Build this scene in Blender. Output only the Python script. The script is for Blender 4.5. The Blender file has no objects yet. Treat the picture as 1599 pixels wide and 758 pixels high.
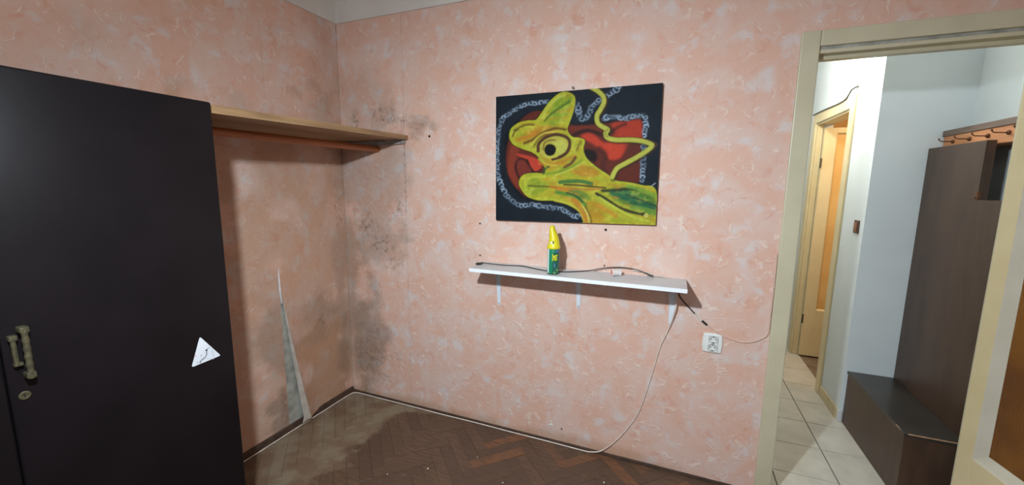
import bpy, bmesh, math, random
import numpy as np
from mathutils import Vector, Matrix

C = bpy.context.scene.collection
S = bpy.context.scene
PI = math.pi
random.seed(7)
rng = np.random.default_rng(11)

# ---------------------------------------------------------------- camera
cd = bpy.data.cameras.new('camera')
cam = bpy.data.objects.new('camera', cd)
C.objects.link(cam)
YAW, PITCH, ROLL, FPX = 0.385565789, -0.143558204, 0.009795934, 630.238541
cd.sensor_fit = 'HORIZONTAL'
cd.sensor_width = 36.0
cd.lens = 36.0 * FPX / 1599.0
cd.clip_start = 0.02
fw = Vector((-math.sin(YAW) * math.cos(PITCH), math.cos(YAW) * math.cos(PITCH), math.sin(PITCH)))
rt = Vector((math.cos(YAW), math.sin(YAW), 0))
up = rt.cross(fw)
r2 = rt * math.cos(ROLL) + up * math.sin(ROLL)
u2 = up * math.cos(ROLL) - rt * math.sin(ROLL)
mw = Matrix((r2, u2, -fw)).transposed().to_4x4()
mw.translation = Vector((2.09452548, -2.12354253, 1.50042479))
cam.matrix_world = mw
S.camera = cam

# ---------------------------------------------------------------- world, lamps, exposure
w = bpy.data.worlds.new('world')
S.world = w
w.use_nodes = True
w.node_tree.nodes['Background'].inputs[0].default_value = (0.55, 0.65, 0.8, 1)
w.node_tree.nodes['Background'].inputs[1].default_value = 0.3


def lamp(name, kind, loc, power, color, size=0.05, rot=None, size_y=None):
    l = bpy.data.lights.new(name, kind)
    l.energy = power
    l.color = color
    if kind == 'AREA':
        l.shape = 'RECTANGLE'
        l.size = size
        l.size_y = size_y or size
    else:
        l.shadow_soft_size = size
    o = bpy.data.objects.new(name, l)
    o.location = loc
    if rot:
        o.rotation_euler = rot
    C.objects.link(o)
    return o


lamp('room_lamp', 'POINT', (1.54, -1.93, 2.01), 22, (0.86, 0.95, 1.0), 0.035)
# the lamp's reflector throws most of its light down and forward
sp = lamp('room_lamp_reflector', 'SPOT', (1.54, -1.93, 2.01), 170, (0.80, 0.92, 1.0), 0.035, Vector((0.05, 1.88, -2.5)).to_track_quat('-Z', 'Y').to_euler())
sp.data.spot_size = math.radians(165)
sp.data.spot_blend = 1.0
lamp('fill_light', 'AREA', (2.0, -3.93, 1.55), 13, (0.92, 0.95, 1.0), 1.5, (PI / 2, 0, 0), 1.3)  # added broad fill behind the camera, no window is built there
lamp('hall_lamp', 'POINT', (2.80, 1.24, 2.36), 26, (1.0, 0.97, 0.88), 0.06)
lamp('back_room_lamp', 'POINT', (3.75, 1.45, 2.2), 16, (1.0, 0.78, 0.50), 0.06)
S.view_settings.view_transform = 'Standard'
S.view_settings.look = 'None'
S.view_settings.exposure = 0.0
S.view_settings.gamma = 1.0
S.view_settings.use_curve_mapping = False


# ---------------------------------------------------------------- helpers
def lin(c):
    c = np.asarray(c, float) / 255.0
    return np.where(c <= 0.04045, c / 12.92, ((c + 0.055) / 1.055) ** 2.4)


def rgba(r, g, b):
    l = lin((r, g, b))
    return (float(l[0]), float(l[1]), float(l[2]), 1.0)


def wloc(o):
    v = Vector((0, 0, 0))
    while o is not None:
        v = v + Vector(o.location)
        o = o.parent
    return v


def add(name, me, m=None, parent=None):
    o = bpy.data.objects.new(name, me)
    C.objects.link(o)
    if m is not None and not me.materials:
        me.materials.append(m)
    if parent is not None:
        me.transform(Matrix.Translation(-wloc(parent)))
        o.parent = parent
    return o


def tag(o, label=None, cat=None, group=None, kind=None):
    if label:
        o['label'] = label
    if cat:
        o['category'] = cat
    if group:
        o['group'] = group
    if kind:
        o['kind'] = kind
    return o


def thing(name, label, cat, loc, group=None):
    o = bpy.data.objects.new(name, None)
    o.empty_display_size = 0.05
    o.location = loc
    C.objects.link(o)
    return tag(o, label, cat, group)


class MB:
    """collects shapes into one bmesh"""

    def __init__(self):
        self.bm = bmesh.new()

    def box(self, a, b, bev=0.0, seg=2):
        bm = self.bm
        x0, y0, z0 = [min(p, q) for p, q in zip(a, b)]
        x1, y1, z1 = [max(p, q) for p, q in zip(a, b)]
        v = [bm.verts.new(p) for p in ((x0, y0, z0), (x1, y0, z0), (x1, y1, z0), (x0, y1, z0),
                                       (x0, y0, z1), (x1, y0, z1), (x1, y1, z1), (x0, y1, z1))]
        fs = [bm.faces.new([v[i] for i in f]) for f in ((0, 3, 2, 1), (4, 5, 6, 7), (0, 1, 5, 4),
                                                        (1, 2, 6, 5), (2, 3, 7, 6), (3, 0, 4, 7))]
        if bev:
            es = set(e for f in fs for e in f.edges)
            bmesh.ops.bevel(bm, geom=list(es), offset=bev, segments=seg, affect='EDGES', profile=0.5)
        return self

    def prism(self, poly, vec):
        """poly: list of 3d points (planar), extruded by vec"""
        bm = self.bm
        vec = Vector(vec)
        a = [bm.verts.new(Vector(p)) for p in poly]
        b = [bm.verts.new(Vector(p) + vec) for p in poly]
        n = len(poly)
        bm.faces.new(a[::-1])
        bm.faces.new(b)
        for i in range(n):
            j = (i + 1) % n
            bm.faces.new((a[i], a[j], b[j], b[i]))
        return self

    def loft(self, rings, cap=True):
        bm = self.bm
        rs = [[bm.verts.new(p) for p in r] for r in rings]
        n = len(rs[0])
        for A, B in zip(rs[:-1], rs[1:]):
            for i in range(n):
                j = (i + 1) % n
                bm.faces.new((A[i], A[j], B[j], B[i]))
        if cap:
            bm.faces.new(rs[0][::-1])
            bm.faces.new(rs[-1])
        return self

    def lathe(self, prof, org, ax='z', n=24):
        rings = []
        for r, h in prof:
            ring = []
            for k in range(n):
                a = 2 * PI * k / n
                c, s = math.cos(a) * r, math.sin(a) * r
                p = {'z': (c, s, h), 'y': (c, -h, s), 'x': (h, c, s)}[ax]
                ring.append(Vector(org) + Vector(p))
            rings.append(ring)
        return self.loft(rings)

    def tube(self, pts, r, n=8, smooth=6):
        P = [Vector(p) for p in pts]
        if smooth and len(P) > 2:
            Q = []
            for i in range(len(P) - 1):
                p0 = P[max(i - 1, 0)]
                p1, p2 = P[i], P[i + 1]
                p3 = P[min(i + 2, len(P) - 1)]
                for k in range(smooth):
                    t = k / smooth
                    Q.append(0.5 * ((2 * p1) + (p2 - p0) * t + (2 * p0 - 5 * p1 + 4 * p2 - p3) * t * t
                                    + (3 * p1 - p0 - 3 * p2 + p3) * t ** 3))
            Q.append(P[-1])
            P = Q
        rings = []
        t0 = (P[1] - P[0]).normalized()
        ref = Vector((0, 0, 1)) if abs(t0.z) < 0.9 else Vector((0, 1, 0))
        nrm = t0.cross(ref).normalized()
        for i, p in enumerate(P):
            t = (P[min(i + 1, len(P) - 1)] - P[max(i - 1, 0)]).normalized()
            nrm = (nrm - t * nrm.dot(t)).normalized()
            bn = t.cross(nrm)
            rr = r if not callable(r) else r(i / (len(P) - 1))
            rings.append([p + (nrm * math.cos(2 * PI * k / n) + bn * math.sin(2 * PI * k / n)) * rr for k in range(n)])
        return self.loft(rings)

    def build(self, name, m, parent=None, smooth=False):
        bm = self.bm
        bmesh.ops.recalc_face_normals(bm, faces=bm.faces)
        me = bpy.data.meshes.new(name)
        bm.to_mesh(me)
        bm.free()
        if smooth:
            me.polygons.foreach_set('use_smooth', [True] * len(me.polygons))
            try:
                me.set_sharp_from_angle(angle=math.radians(38))
            except Exception:
                pass
        return add(name, me, m, parent)


def grid_mesh(name, P, cols=None, floats=None, flip=False):
    """P: array (nv, nu, 3) of points; optional per-vertex colours and float attributes"""
    nv, nu = P.shape[:2]
    idx = np.arange(nv * nu).reshape(nv, nu)
    q = np.stack([idx[:-1, :-1], idx[:-1, 1:], idx[1:, 1:], idx[1:, :-1]], -1).reshape(-1, 4)
    if flip:
        q = q[:, ::-1]
    me = bpy.data.meshes.new(name)
    me.vertices.add(nv * nu)
    me.vertices.foreach_set('co', P.reshape(-1).astype(np.float32))
    me.loops.add(q.size)
    me.loops.foreach_set('vertex_index', q.reshape(-1).astype(np.int32))
    me.polygons.add(len(q))
    me.polygons.foreach_set('loop_start', np.arange(0, q.size, 4, dtype=np.int32))
    me.polygons.foreach_set('loop_total', np.full(len(q), 4, dtype=np.int32))
    me.polygons.foreach_set('use_smooth', np.ones(len(q), dtype=bool))
    me.update(calc_edges=True)
    if cols is not None:
        a = me.color_attributes.new('paint', 'FLOAT_COLOR', 'POINT')
        a.data.foreach_set('color', np.concatenate([cols.reshape(-1, 3), np.ones((nv * nu, 1))], 1).reshape(-1).astype(np.float32))
    for k, v in (floats or {}).items():
        a = me.attributes.new(k, 'FLOAT', 'POINT')
        a.data.foreach_set('value', v.reshape(-1).astype(np.float32))
    return me


def vnoise(x, y, sc, seed, octaves=3):
    out = np.zeros_like(x, float)
    amp, tot = 1.0, 0.0
    for o in range(octaves):
        L = np.random.default_rng(seed * 31 + o).random((256, 256))
        X, Y = x * sc + 37.3, y * sc + 51.7
        xi, yi = np.floor(X).astype(int), np.floor(Y).astype(int)
        fx, fy = X - xi, Y - yi
        fx, fy = fx * fx * (3 - 2 * fx), fy * fy * (3 - 2 * fy)
        g = lambda a, b: L[a % 256, b % 256]
        v = (g(xi, yi) * (1 - fx) + g(xi + 1, yi) * fx) * (1 - fy) + (g(xi, yi + 1) * (1 - fx) + g(xi + 1, yi + 1) * fx) * fy
        out += v * amp
        tot += amp
        amp *= 0.5
        sc *= 2
    return out / tot


def sstep(a, b, x):
    t = np.clip((x - a) / (b - a), 0, 1)
    return t * t * (3 - 2 * t)


# ---------------------------------------------------------------- node materials
class NT:
    def __init__(self, name):
        self.m = bpy.data.materials.new(name)
        self.m.use_nodes = True
        self.t = self.m.node_tree
        self.b = self.t.nodes['Principled BSDF']

    def n(self, typ, **kw):
        nd = self.t.nodes.new(typ)
        for k, v in kw.items():
            if k.startswith('i_'):
                nd.inputs[int(k[2:]) if k[2:].isdigit() else k[2:]].default_value = v
            else:
                setattr(nd, k, v)
        return nd

    def l(self, a, b):
        self.t.links.new(a, b)

    def pos(self):
        return self.n('ShaderNodeNewGeometry').outputs['Position']

    def noise(self, vec, scale, detail=3, rough=0.55, dist=0.0):
        nd = self.n('ShaderNodeTexNoise')
        nd.inputs['Scale'].default_value = scale
        nd.inputs['Detail'].default_value = detail
        nd.inputs['Roughness'].default_value = rough
        nd.inputs['Distortion'].default_value = dist
        if vec is not None:
            self.l(vec, nd.inputs['Vector'])
        return nd.outputs['Fac']

    def ramp(self, fac, a, b, lo=0.0, hi=1.0):
        nd = self.n('ShaderNodeMapRange')
        nd.clamp = True
        nd.interpolation_type = 'SMOOTHSTEP'
        self.l(fac, nd.inputs[0])
        nd.inputs[1].default_value = a
        nd.inputs[2].default_value = b
        nd.inputs[3].default_value = lo
        nd.inputs[4].default_value = hi
        return nd.outputs[0]

    def math(self, op, a, b=None):
        nd = self.n('ShaderNodeMath', operation=op)
        for i, v in enumerate((a, b)):
            if v is None:
                continue
            if isinstance(v, (int, float)):
                nd.inputs[i].default_value = v
            else:
                self.l(v, nd.inputs[i])
        return nd.outputs[0]

    def mix(self, fac, a, b):
        nd = self.n('ShaderNodeMix', data_type='RGBA')
        if isinstance(fac, (int, float)):
            nd.inputs[0].default_value = fac
        else:
            self.l(fac, nd.inputs[0])
        for i, v in ((6, a), (7, b)):
            if isinstance(v, tuple):
                nd.inputs[i].default_value = v
            else:
                self.l(v, nd.inputs[i])
        return nd.outputs[2]

    def bump(self, h, strength=0.2, dist=0.005):
        nd = self.n('ShaderNodeBump')
        nd.inputs['Strength'].default_value = strength
        nd.inputs['Distance'].default_value = dist
        self.l(h, nd.inputs['Height'])
        self.l(nd.outputs[0], self.b.inputs['Normal'])

    def attr(self, name):
        return self.n('ShaderNodeAttribute', attribute_name=name)

    def sep(self, vec):
        nd = self.n('ShaderNodeSeparateXYZ')
        self.l(vec, nd.inputs[0])
        return nd.outputs

    def color(self, c):
        if isinstance(c, tuple):
            self.b.inputs['Base Color'].default_value = c
        else:
            self.l(c, self.b.inputs['Base Color'])


def plain(name, c, c2=None, rough=0.5, scale=9.0, bump=0.0, bscale=60.0, metal=0.0, stretch=None, spec=None):
    t = NT(name)
    v = t.n('ShaderNodeTexCoord').outputs['Object']
    if stretch:
        mp = t.n('ShaderNodeMapping')
        mp.inputs['Scale'].default_value = stretch
        t.l(v, mp.inputs['Vector'])
        v = mp.outputs[0]
    c2 = c2 or tuple(max(0, k * 0.8) for k in c)
    f = t.ramp(t.noise(v, scale, 4), 0.3, 0.72)
    t.color(t.mix(f, rgba(*c), rgba(*c2)))
    t.b.inputs['Roughness'].default_value = rough
    t.b.inputs['Metallic'].default_value = metal
    if spec is not None:
        t.b.inputs['Specular IOR Level'].default_value = spec
    if bump:
        t.bump(t.noise(v, bscale, 3), bump, 0.004)
    return t.m


def wallpaper_mat():
    t = NT('wallpaper')
    p = t.pos()
    big = t.ramp(t.noise(p, 5.5, 3, 0.6, 0.6), 0.36, 0.66)
    c = t.mix(big, rgba(216, 176, 157), rgba(215, 188, 176))
    pale = t.ramp(t.noise(p, 11.0, 3, 0.5, 0.4), 0.54, 0.70)
    c = t.mix(t.math('MULTIPLY', pale, 0.7), c, rgba(212, 204, 202))
    peach = t.ramp(t.noise(p, 14.0, 4, 0.65, 1.0), 0.54, 0.70)
    c = t.mix(t.math('MULTIPLY', peach, 0.55), c, rgba(208, 150, 126))
    # short curled flecks: broken iso-lines of a distorted noise
    n = t.noise(p, 11.0, 1.5, 0.5, 0.8)
    line = t.ramp(t.math('ABSOLUTE', t.math('SUBTRACT', n, 0.5)), 0.004, 0.034, 1.0, 0.0)
    brk = t.ramp(t.noise(p, 19.0, 2, 0.5), 0.50, 0.62)
    fleck = t.math('MULTIPLY', line, brk)
    n2 = t.noise(p, 15.0, 1.5, 0.5, 0.6)
    line2 = t.ramp(t.math('ABSOLUTE', t.math('SUBTRACT', n2, 0.44)), 0.004, 0.034, 1.0, 0.0)
    brk2 = t.ramp(t.noise(p, 16.0, 2, 0.5), 0.51, 0.63)
    fleck2 = t.math('MULTIPLY', line2, brk2)
    fl = t.math('MAXIMUM', fleck, t.math('MULTIPLY', fleck2, 0.8))
    c = t.mix(t.math('MULTIPLY', fl, 0.45), c, rgba(232, 218, 208))
    # stains carried by the paper; the tan tint also holds painted bounce light
    damp_bounce = t.attr('damp_bounce').outputs['Fac']
    c = t.mix(damp_bounce, c, rgba(164, 124, 88))
    mould = t.attr('mould').outputs['Fac']
    sp = t.ramp(t.noise(p, 38.0, 4, 0.7), 0.34, 0.68, 0.72, 1.0)
    mm = t.math('MULTIPLY', mould, sp)
    c = t.mix(t.math('MULTIPLY', mm, 0.95), c, rgba(112, 104, 92))
    speck = t.attr('speck').outputs['Fac']
    sp2 = t.ramp(t.noise(p, 30.0, 6, 0.75), 0.44, 0.66)
    c = t.mix(t.math('MULTIPLY', t.math('MULTIPLY', speck, sp2), 0.80), c, rgba(78, 62, 58))
    t.color(c)
    t.b.inputs['Roughness'].default_value = 0.62
    t.b.inputs['Specular IOR Level'].default_value = 0.3
    h = t.math('ADD', fl, t.math('MULTIPLY', t.noise(p, 24.0, 3), 0.8))
    t.bump(h, 0.28, 0.006)
    return t.m


def parquet_mat():
    t = NT('parquet')
    p = t.pos()
    oi = t.n('ShaderNodeObjectInfo').outputs['Random']
    at = t.attr('tone').outputs['Fac']
    rnd = t.math('FRACT', t.math('ADD', oi, at))
    br = t.mix(t.ramp(rnd, 0.2, 0.85), rgba(92, 70, 55), rgba(104, 79, 61))
    br = t.mix(t.ramp(rnd, 0.91, 0.95), br, rgba(128, 86, 58))
    co = t.n('ShaderNodeTexCoord').outputs['Object']
    mp = t.n('ShaderNodeMapping')
    mp.inputs['Rotation'].default_value = (0, 0, PI / 4)
    mp.inputs['Scale'].default_value = (1, 9, 1)
    t.l(p, mp.inputs['Vector'])
    grain = t.noise(mp.outputs[0], 12.0, 4)
    br = t.mix(t.ramp(grain, 0.35, 0.7), br, rgba(82, 62, 50))
    # worn lacquer: bare, dusty wood along the left wall and in the corner
    xyz = t.sep(p)
    nz = t.noise(p, 5.0, 4, 0.65)
    edge = t.math('ADD', xyz[0], t.math('MULTIPLY', t.math('SUBTRACT', nz, 0.5), 0.50))
    worn = t.ramp(edge, 0.47, 0.55, 1.0, 0.0)
    e2 = t.math('ADD', t.math('MULTIPLY', xyz[1], -3.2), t.math('ADD', t.math('MULTIPLY', xyz[0], 0.75), t.math('MULTIPLY', t.math('SUBTRACT', nz, 0.5), 0.5)))
    worn = t.math('MAXIMUM', worn, t.math('MULTIPLY', t.ramp(e2, 0.62, 0.74, 1.0, 0.0), 0.9))
    grey = t.mix(t.ramp(t.noise(p, 6.5, 3), 0.4, 0.62), rgba(120, 98, 76), rgba(138, 124, 102))
    grey = t.mix(t.math('MULTIPLY', t.ramp(rnd, 0.2, 0.85), 0.35), grey, rgba(96, 68, 50))
    c = t.mix(t.math('MULTIPLY', worn, 0.85), br, grey)
    dust = t.ramp(t.noise(p, 13.0, 5, 0.7), 0.60, 0.74)
    c = t.mix(t.math('MULTIPLY', dust, 0.4), c, rgba(122, 108, 92))
    fine = t.ramp(t.noise(p, 70.0, 2), 0.70, 0.76)
    c = t.mix(t.math('MULTIPLY', fine, 0.5), c, rgba(168, 152, 132))
    t.color(c)
    t.l(t.ramp(worn, 0, 1, 0.5, 0.8), t.b.inputs['Roughness'])
    t.bump(t.math('ADD', grain, t.noise(p, 40, 3)), 0.15, 0.003)
    return t.m


def paint_mat():
    t = NT('oil_paint')
    a = t.attr('paint')
    p = t.pos()
    n = t.noise(p, 60.0, 3)
    c = t.mix(t.ramp(n, 0.3, 0.7, 0.0, 0.16), a.outputs['Color'], rgba(20, 24, 26))
    t.color(c)
    t.b.inputs['Roughness'].default_value = 0.6
    t.b.inputs['Specular IOR Level'].default_value = 0.1
    t.bump(t.noise(p, 110.0, 3, 0.6, 0.5), 0.25, 0.002)
    return t.m


def glass_mat(name, c1, c2, trans=0.35):
    t = NT(name)
    p = t.pos()
    t.color(t.mix(t.ramp(t.noise(p, 4.0, 3), 0.35, 0.65), rgba(*c1), rgba(*c2)))
    t.b.inputs['Roughness'].default_value = 0.35
    t.b.inputs['Transmission Weight'].default_value = trans
    t.b.inputs['IOR'].default_value = 1.45
    v = t.n('ShaderNodeTexVoronoi')
    v.inputs['Scale'].default_value = 120.0
    t.l(p, v.inputs['Vector'])
    t.bump(v.outputs['Distance'], 0.35, 0.003)
    return t.m


M = {}
M['paper'] = wallpaper_mat()
M['parquet'] = parquet_mat()
M['paint'] = paint_mat()
M['plaster'] = plain('old_plaster', (176, 176, 166), (132, 132, 124), 0.9, 12, 0.3, 50)
M['paperback'] = plain('paper_back', (196, 186, 174), (172, 160, 148), 0.8, 18)
M['ceiling'] = plain('ceiling_white', (222, 216, 212), (208, 202, 198), 0.85, 3, 0.05)
M['cove'] = plain('cove_white', (214, 212, 206), (204, 200, 194), 0.8, 4, 0.05)
M['hallwhite'] = plain('hall_white_paint', (218, 226, 229), (212, 220, 222), 0.7, 3, 0.08, 90)
M['backroom'] = plain('back_room_ochre', (226, 186, 128), (216, 172, 112), 0.8, 3)
M['darkskirt'] = plain('dark_skirting', (62, 46, 36), (84, 64, 50), 0.7, 20, 0.1)
M['casing'] = plain('casing_cream_paint', (202, 196, 168), (192, 186, 158), 0.38, 5, 0.08, 40)
M['leafpaint'] = plain('door_cream_paint', (222, 206, 164), (214, 196, 152), 0.4, 5, 0.06, 40)
M['bead'] = plain('glazing_bead_paint', (206, 200, 182), (196, 190, 172), 0.3, 5, 0.05)
M['amber'] = glass_mat('amber_glass', (150, 96, 30), (120, 72, 26), 0.25)
M['orange'] = glass_mat('orange_glass', (234, 192, 124), (224, 178, 108), 0.1)
M['tile'] = plain('floor_tile_white', (206, 202, 190), (190, 186, 174), 0.25, 7, 0.03)
M['grout'] = plain('grout_grey', (74, 68, 60), (58, 53, 46), 0.9, 30)
M['skirttile'] = plain('skirting_tile_cream', (206, 190, 152), (196, 178, 138), 0.35, 8)
M['bandtile'] = plain('skirting_tile_white', (216, 216, 216), (206, 206, 206), 0.35, 8)
M['black'] = plain('wardrobe_black', (24, 20, 23), (19, 16, 19), 0.38, 4, 0.06, 25, spec=0.2)
M['blackedge'] = plain('wardrobe_black_edge', (28, 24, 25), (20, 18, 19), 0.45, 6)
M['brass'] = plain('worn_brass', (92, 86, 62), (70, 66, 50), 0.55, 60, 0.3, 120, metal=0.35)
M['sticker'] = plain('sticker_white', (226, 230, 236), (214, 220, 228), 0.35, 20)
M['ink'] = plain('sticker_ink', (66, 66, 78), (50, 50, 60), 0.6, 40)
M['inkfaint'] = plain('sticker_ink_faint', (170, 176, 186), (160, 166, 178), 0.6, 40)
M['inkred'] = plain('sticker_ink_red', (180, 60, 70), (160, 50, 60), 0.6, 40)
M['pine'] = plain('pine_board', (166, 134, 96), (138, 108, 78), 0.5, 6, 0.1, 40, stretch=(8, 0.7, 8))
M['pinered'] = plain('pine_rail', (176, 108, 66), (150, 88, 52), 0.5, 6, 0.1, 40, stretch=(8, 0.7, 8))
M['greywood'] = plain('weathered_batten', (168, 166, 164), (120, 114, 108), 0.8, 16, 0.2, 60, stretch=(1, 6, 6))
M['white'] = plain('white_laminate', (206, 208, 208), (198, 200, 202), 0.4, 6)
M['whiteedge'] = plain('white_edge_band', (238, 242, 246), (232, 238, 242), 0.3, 6)
M['whitemetal'] = plain('white_enamel', (220, 226, 232), (208, 216, 224), 0.35, 10)
M['blackrub'] = plain('black_rubber', (34, 31, 30), (46, 42, 40), 0.5, 30)
M['brownrub'] = plain('brown_cable', (74, 48, 40), (60, 40, 34), 0.5, 30)
M['whitecab'] = plain('white_cable', (224, 212, 200), (206, 190, 178), 0.5, 30)
M['pinkcab'] = plain('painted_cable', (214, 184, 168), (204, 170, 152), 0.55, 30)
M['plastic'] = plain('socket_plastic', (232, 234, 230), (222, 226, 222), 0.3, 10)
M['dark'] = plain('dark_hole', (30, 26, 24), (20, 18, 17), 0.8, 30)
M['steel'] = plain('grey_steel', (120, 116, 110), (96, 92, 88), 0.4, 30, metal=0.7)
M['yellow'] = plain('yellow_plastic', (222, 208, 40), (210, 194, 28), 0.35, 10)
M['green'] = plain('can_green', (28, 128, 94), (20, 112, 80), 0.3, 12)
M['labelwhite'] = plain('can_white', (222, 232, 228), (206, 220, 216), 0.35, 10)
M['labelyellow'] = plain('can_yellow', (214, 214, 40), (196, 196, 30), 0.4, 10)
M['labelblue'] = plain('can_blue', (92, 122, 162), (66, 92, 124), 0.4, 30)
M['labellime'] = plain('can_lime', (150, 196, 92), (176, 208, 110), 0.4, 30)
M['labeldark'] = plain('can_dark_green', (22, 100, 76), (16, 84, 64), 0.35, 20)
M['pinkend'] = plain('spool_pink', (206, 128, 122), (222, 160, 150), 0.5, 60)
M['spool'] = plain('spool_white', (226, 220, 216), (210, 202, 200), 0.45, 20)
M['walnut'] = plain('dark_walnut', (78, 57, 43), (64, 46, 36), 0.42, 5, 0.08, 40, stretch=(3, 3, 0.8))
M['walnutlid'] = plain('dark_lid', (58, 54, 48), (46, 42, 38), 0.32, 6, 0.05)
M['worn'] = plain('bare_wood_wear', (190, 150, 118), (160, 122, 92), 0.7, 40)
M['rackwood'] = plain('rack_orange_wood', (204, 142, 94), (190, 126, 80), 0.45, 6, 0.05, 40, stretch=(6, 0.8, 6))
M['racktop'] = plain('rack_dark_wood', (112, 92, 78), (98, 80, 68), 0.5, 6, 0.05, 40, stretch=(6, 0.8, 6))
M['bronze'] = plain('hook_bronze', (112, 70, 40), (84, 50, 30), 0.4, 30, metal=0.3)
M['switchbrown'] = plain('switch_brown', (150, 98, 66), (132, 84, 56), 0.4, 20)
M['switchdark'] = plain('switch_frame', (98, 72, 58), (84, 60, 48), 0.4, 20)
M['crumb'] = plain('plaster_crumb', (226, 222, 214), (206, 200, 190), 0.8, 40)
M['canvasedge'] = plain('canvas_edge_black', (34, 36, 40), (26, 28, 32), 0.6, 30)

# ---------------------------------------------------------------- structure: the room
H = 2.74          # ceiling
HC = 2.50         # lower edge of the cove
XR, YF = 3.75, -4.0
DX0, DX1, DZ, WT = 2.590, 3.303, 2.064, 0.10


def struct(name, mb, m, parent=None):
    o = mb.build(name, m, parent)
    if parent is None:
        o['kind'] = 'structure'
    return o


floor = struct('floor', MB().box((-0.15, YF - 0.15, -0.12), (XR + 0.15, 0.0, -0.016)), M['darkskirt'])
struct('ceiling', MB().box((-0.15, YF - 0.15, H), (XR + 0.15, 0.19, H + 0.1)), M['ceiling'])
wall_left = struct('wall_left', MB().box((-0.15, YF, -0.016), (0, 0.19, H)), M['plaster'])
wall_back = struct('wall_back', MB().box((0, 0, 0), (DX0, WT, H)).box((DX0, 0, DZ), (DX1, WT, H)).box((DX1, 0, 0), (XR + 0.15, WT, H)), M['plaster'])
wall_right = struct('wall_right', MB().box((XR, YF, -0.016), (XR + 0.15, 0, H)), M['plaster'])
wall_front = struct('wall_front', MB().box((-0.15, YF - 0.15, -0.016), (XR + 0.15, YF, H)), M['plaster'])


def stain_fields(kind, a, z):
    """a: distance along the wall from the corner, z: height. returns mould, damp, speck"""
    mould = np.zeros_like(a)
    damp_bounce = np.zeros_like(a)
    speck = np.zeros_like(a)
    nz = vnoise(a, z, 7.0, 3, 4)
    nz2 = vnoise(a, z, 16.0, 5, 3)

    def blob(arr, ca, cz, ra, rz, s, nn=nz, amp=1.3, soft=0.9):
        d = np.sqrt(((a - ca) / ra) ** 2 + ((z - cz) / rz) ** 2)
        v = s * sstep(1.0 + soft * 0.5, 1.0 - soft * 0.5, d + (nn - 0.5) * amp * 1.6)
        np.maximum(arr, v, out=arr)

    if kind == 'back':
        blob(mould, 0.22, 2.02, 0.24, 0.22, 0.26)
        blob(mould, 0.30, 1.90, 0.16, 0.09, 0.38, nz2)
        blob(mould, 0.60, 1.84, 0.13, 0.05, 0.45, nz2)
        blob(mould, 0.24, 1.45, 0.28, 0.36, 0.40)
        blob(mould, 0.26, 1.12, 0.20, 0.18, 0.45, nz2)
        blob(mould, 0.13, 0.42, 0.15, 0.38, 0.58)
        blob(mould, 0.03, 0.8, 0.06, 0.9, 0.40)
        blob(damp_bounce, 0.05, 0.5, 0.12, 0.6, 0.35)
        for ca, cz, ra, rz, s in ((0.136, 1.885, 0.03, 0.05, 0.95), (0.334, 1.925, 0.06, 0.045, 0.8),
                                  (0.47, 1.885, 0.06, 0.05, 0.85), (0.60, 1.845, 0.08, 0.02, 0.5),
                                  (0.19, 1.23, 0.06, 0.09, 0.7), (0.30, 1.09, 0.08, 0.07, 0.75),
                                  (0.46, 1.34, 0.03, 0.05, 0.8), (0.42, 1.30, 0.02, 0.02, 0.9),
                                  (0.36, 1.0, 0.03, 0.06, 0.6), (0.22, 0.30, 0.14, 0.22, 0.5)):
            blob(speck, ca, cz, ra, rz, s, nz2, 1.2)
        mould *= np.where(z < 1.74, sstep(0.60, 0.47, a + (nz2 - 0.5) * 0.12), 1.0)
        # yellowed paper edge above the skirting
        d = 0.5 * sstep(0.075, 0.02, z + (nz - 0.5) * 0.08) * sstep(2.5, 1.9, a)
        np.maximum(damp_bounce, d, out=damp_bounce)
        d = sstep(0.004, 0.0, np.abs(a - 0.507)) * sstep(1.28, 1.36, z) * sstep(1.80, 1.74, z)
        np.maximum(speck, d * 0.9, out=speck)
    else:
        blob(mould, 0.10, 2.15, 0.16, 0.35, 0.22)
        blob(mould, 0.0, 1.9, 0.10, 0.5, 0.24)
        blob(damp_bounce, 0.35, 0.6, 1.0, 1.1, 0.46)  # tan damp, widened to paint orange bounce into the wardrobe's shadow
        blob(damp_bounce, 0.22, 0.3, 0.28, 0.40, 0.70)
        blob(damp_bounce, 0.0, 1.3, 0.6, 0.5, 0.35)
        blob(mould, 0.60, 0.60, 0.11, 0.28, 0.40)
        blob(mould, 0.26, 0.66, 0.20, 0.11, 0.36)
        blob(mould, 0.08, 0.80, 0.06, 0.35, 0.30)
        blob(mould, 0.05, 0.35, 0.06, 0.3, 0.40)
        blob(mould, 0.56, 0.16, 0.09, 0.12, 0.55, nz2)
        for ca, cz, ra, rz, s in ((0.56, 0.15, 0.03, 0.08, 0.6), (0.24, 0.62, 0.05, 0.03, 0.5), (0.06, 1.3, 0.03, 0.1, 0.5)):
            blob(speck, ca, cz, ra, rz, s, nz2, 1.2)
    return mould, damp_bounce, speck


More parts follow.
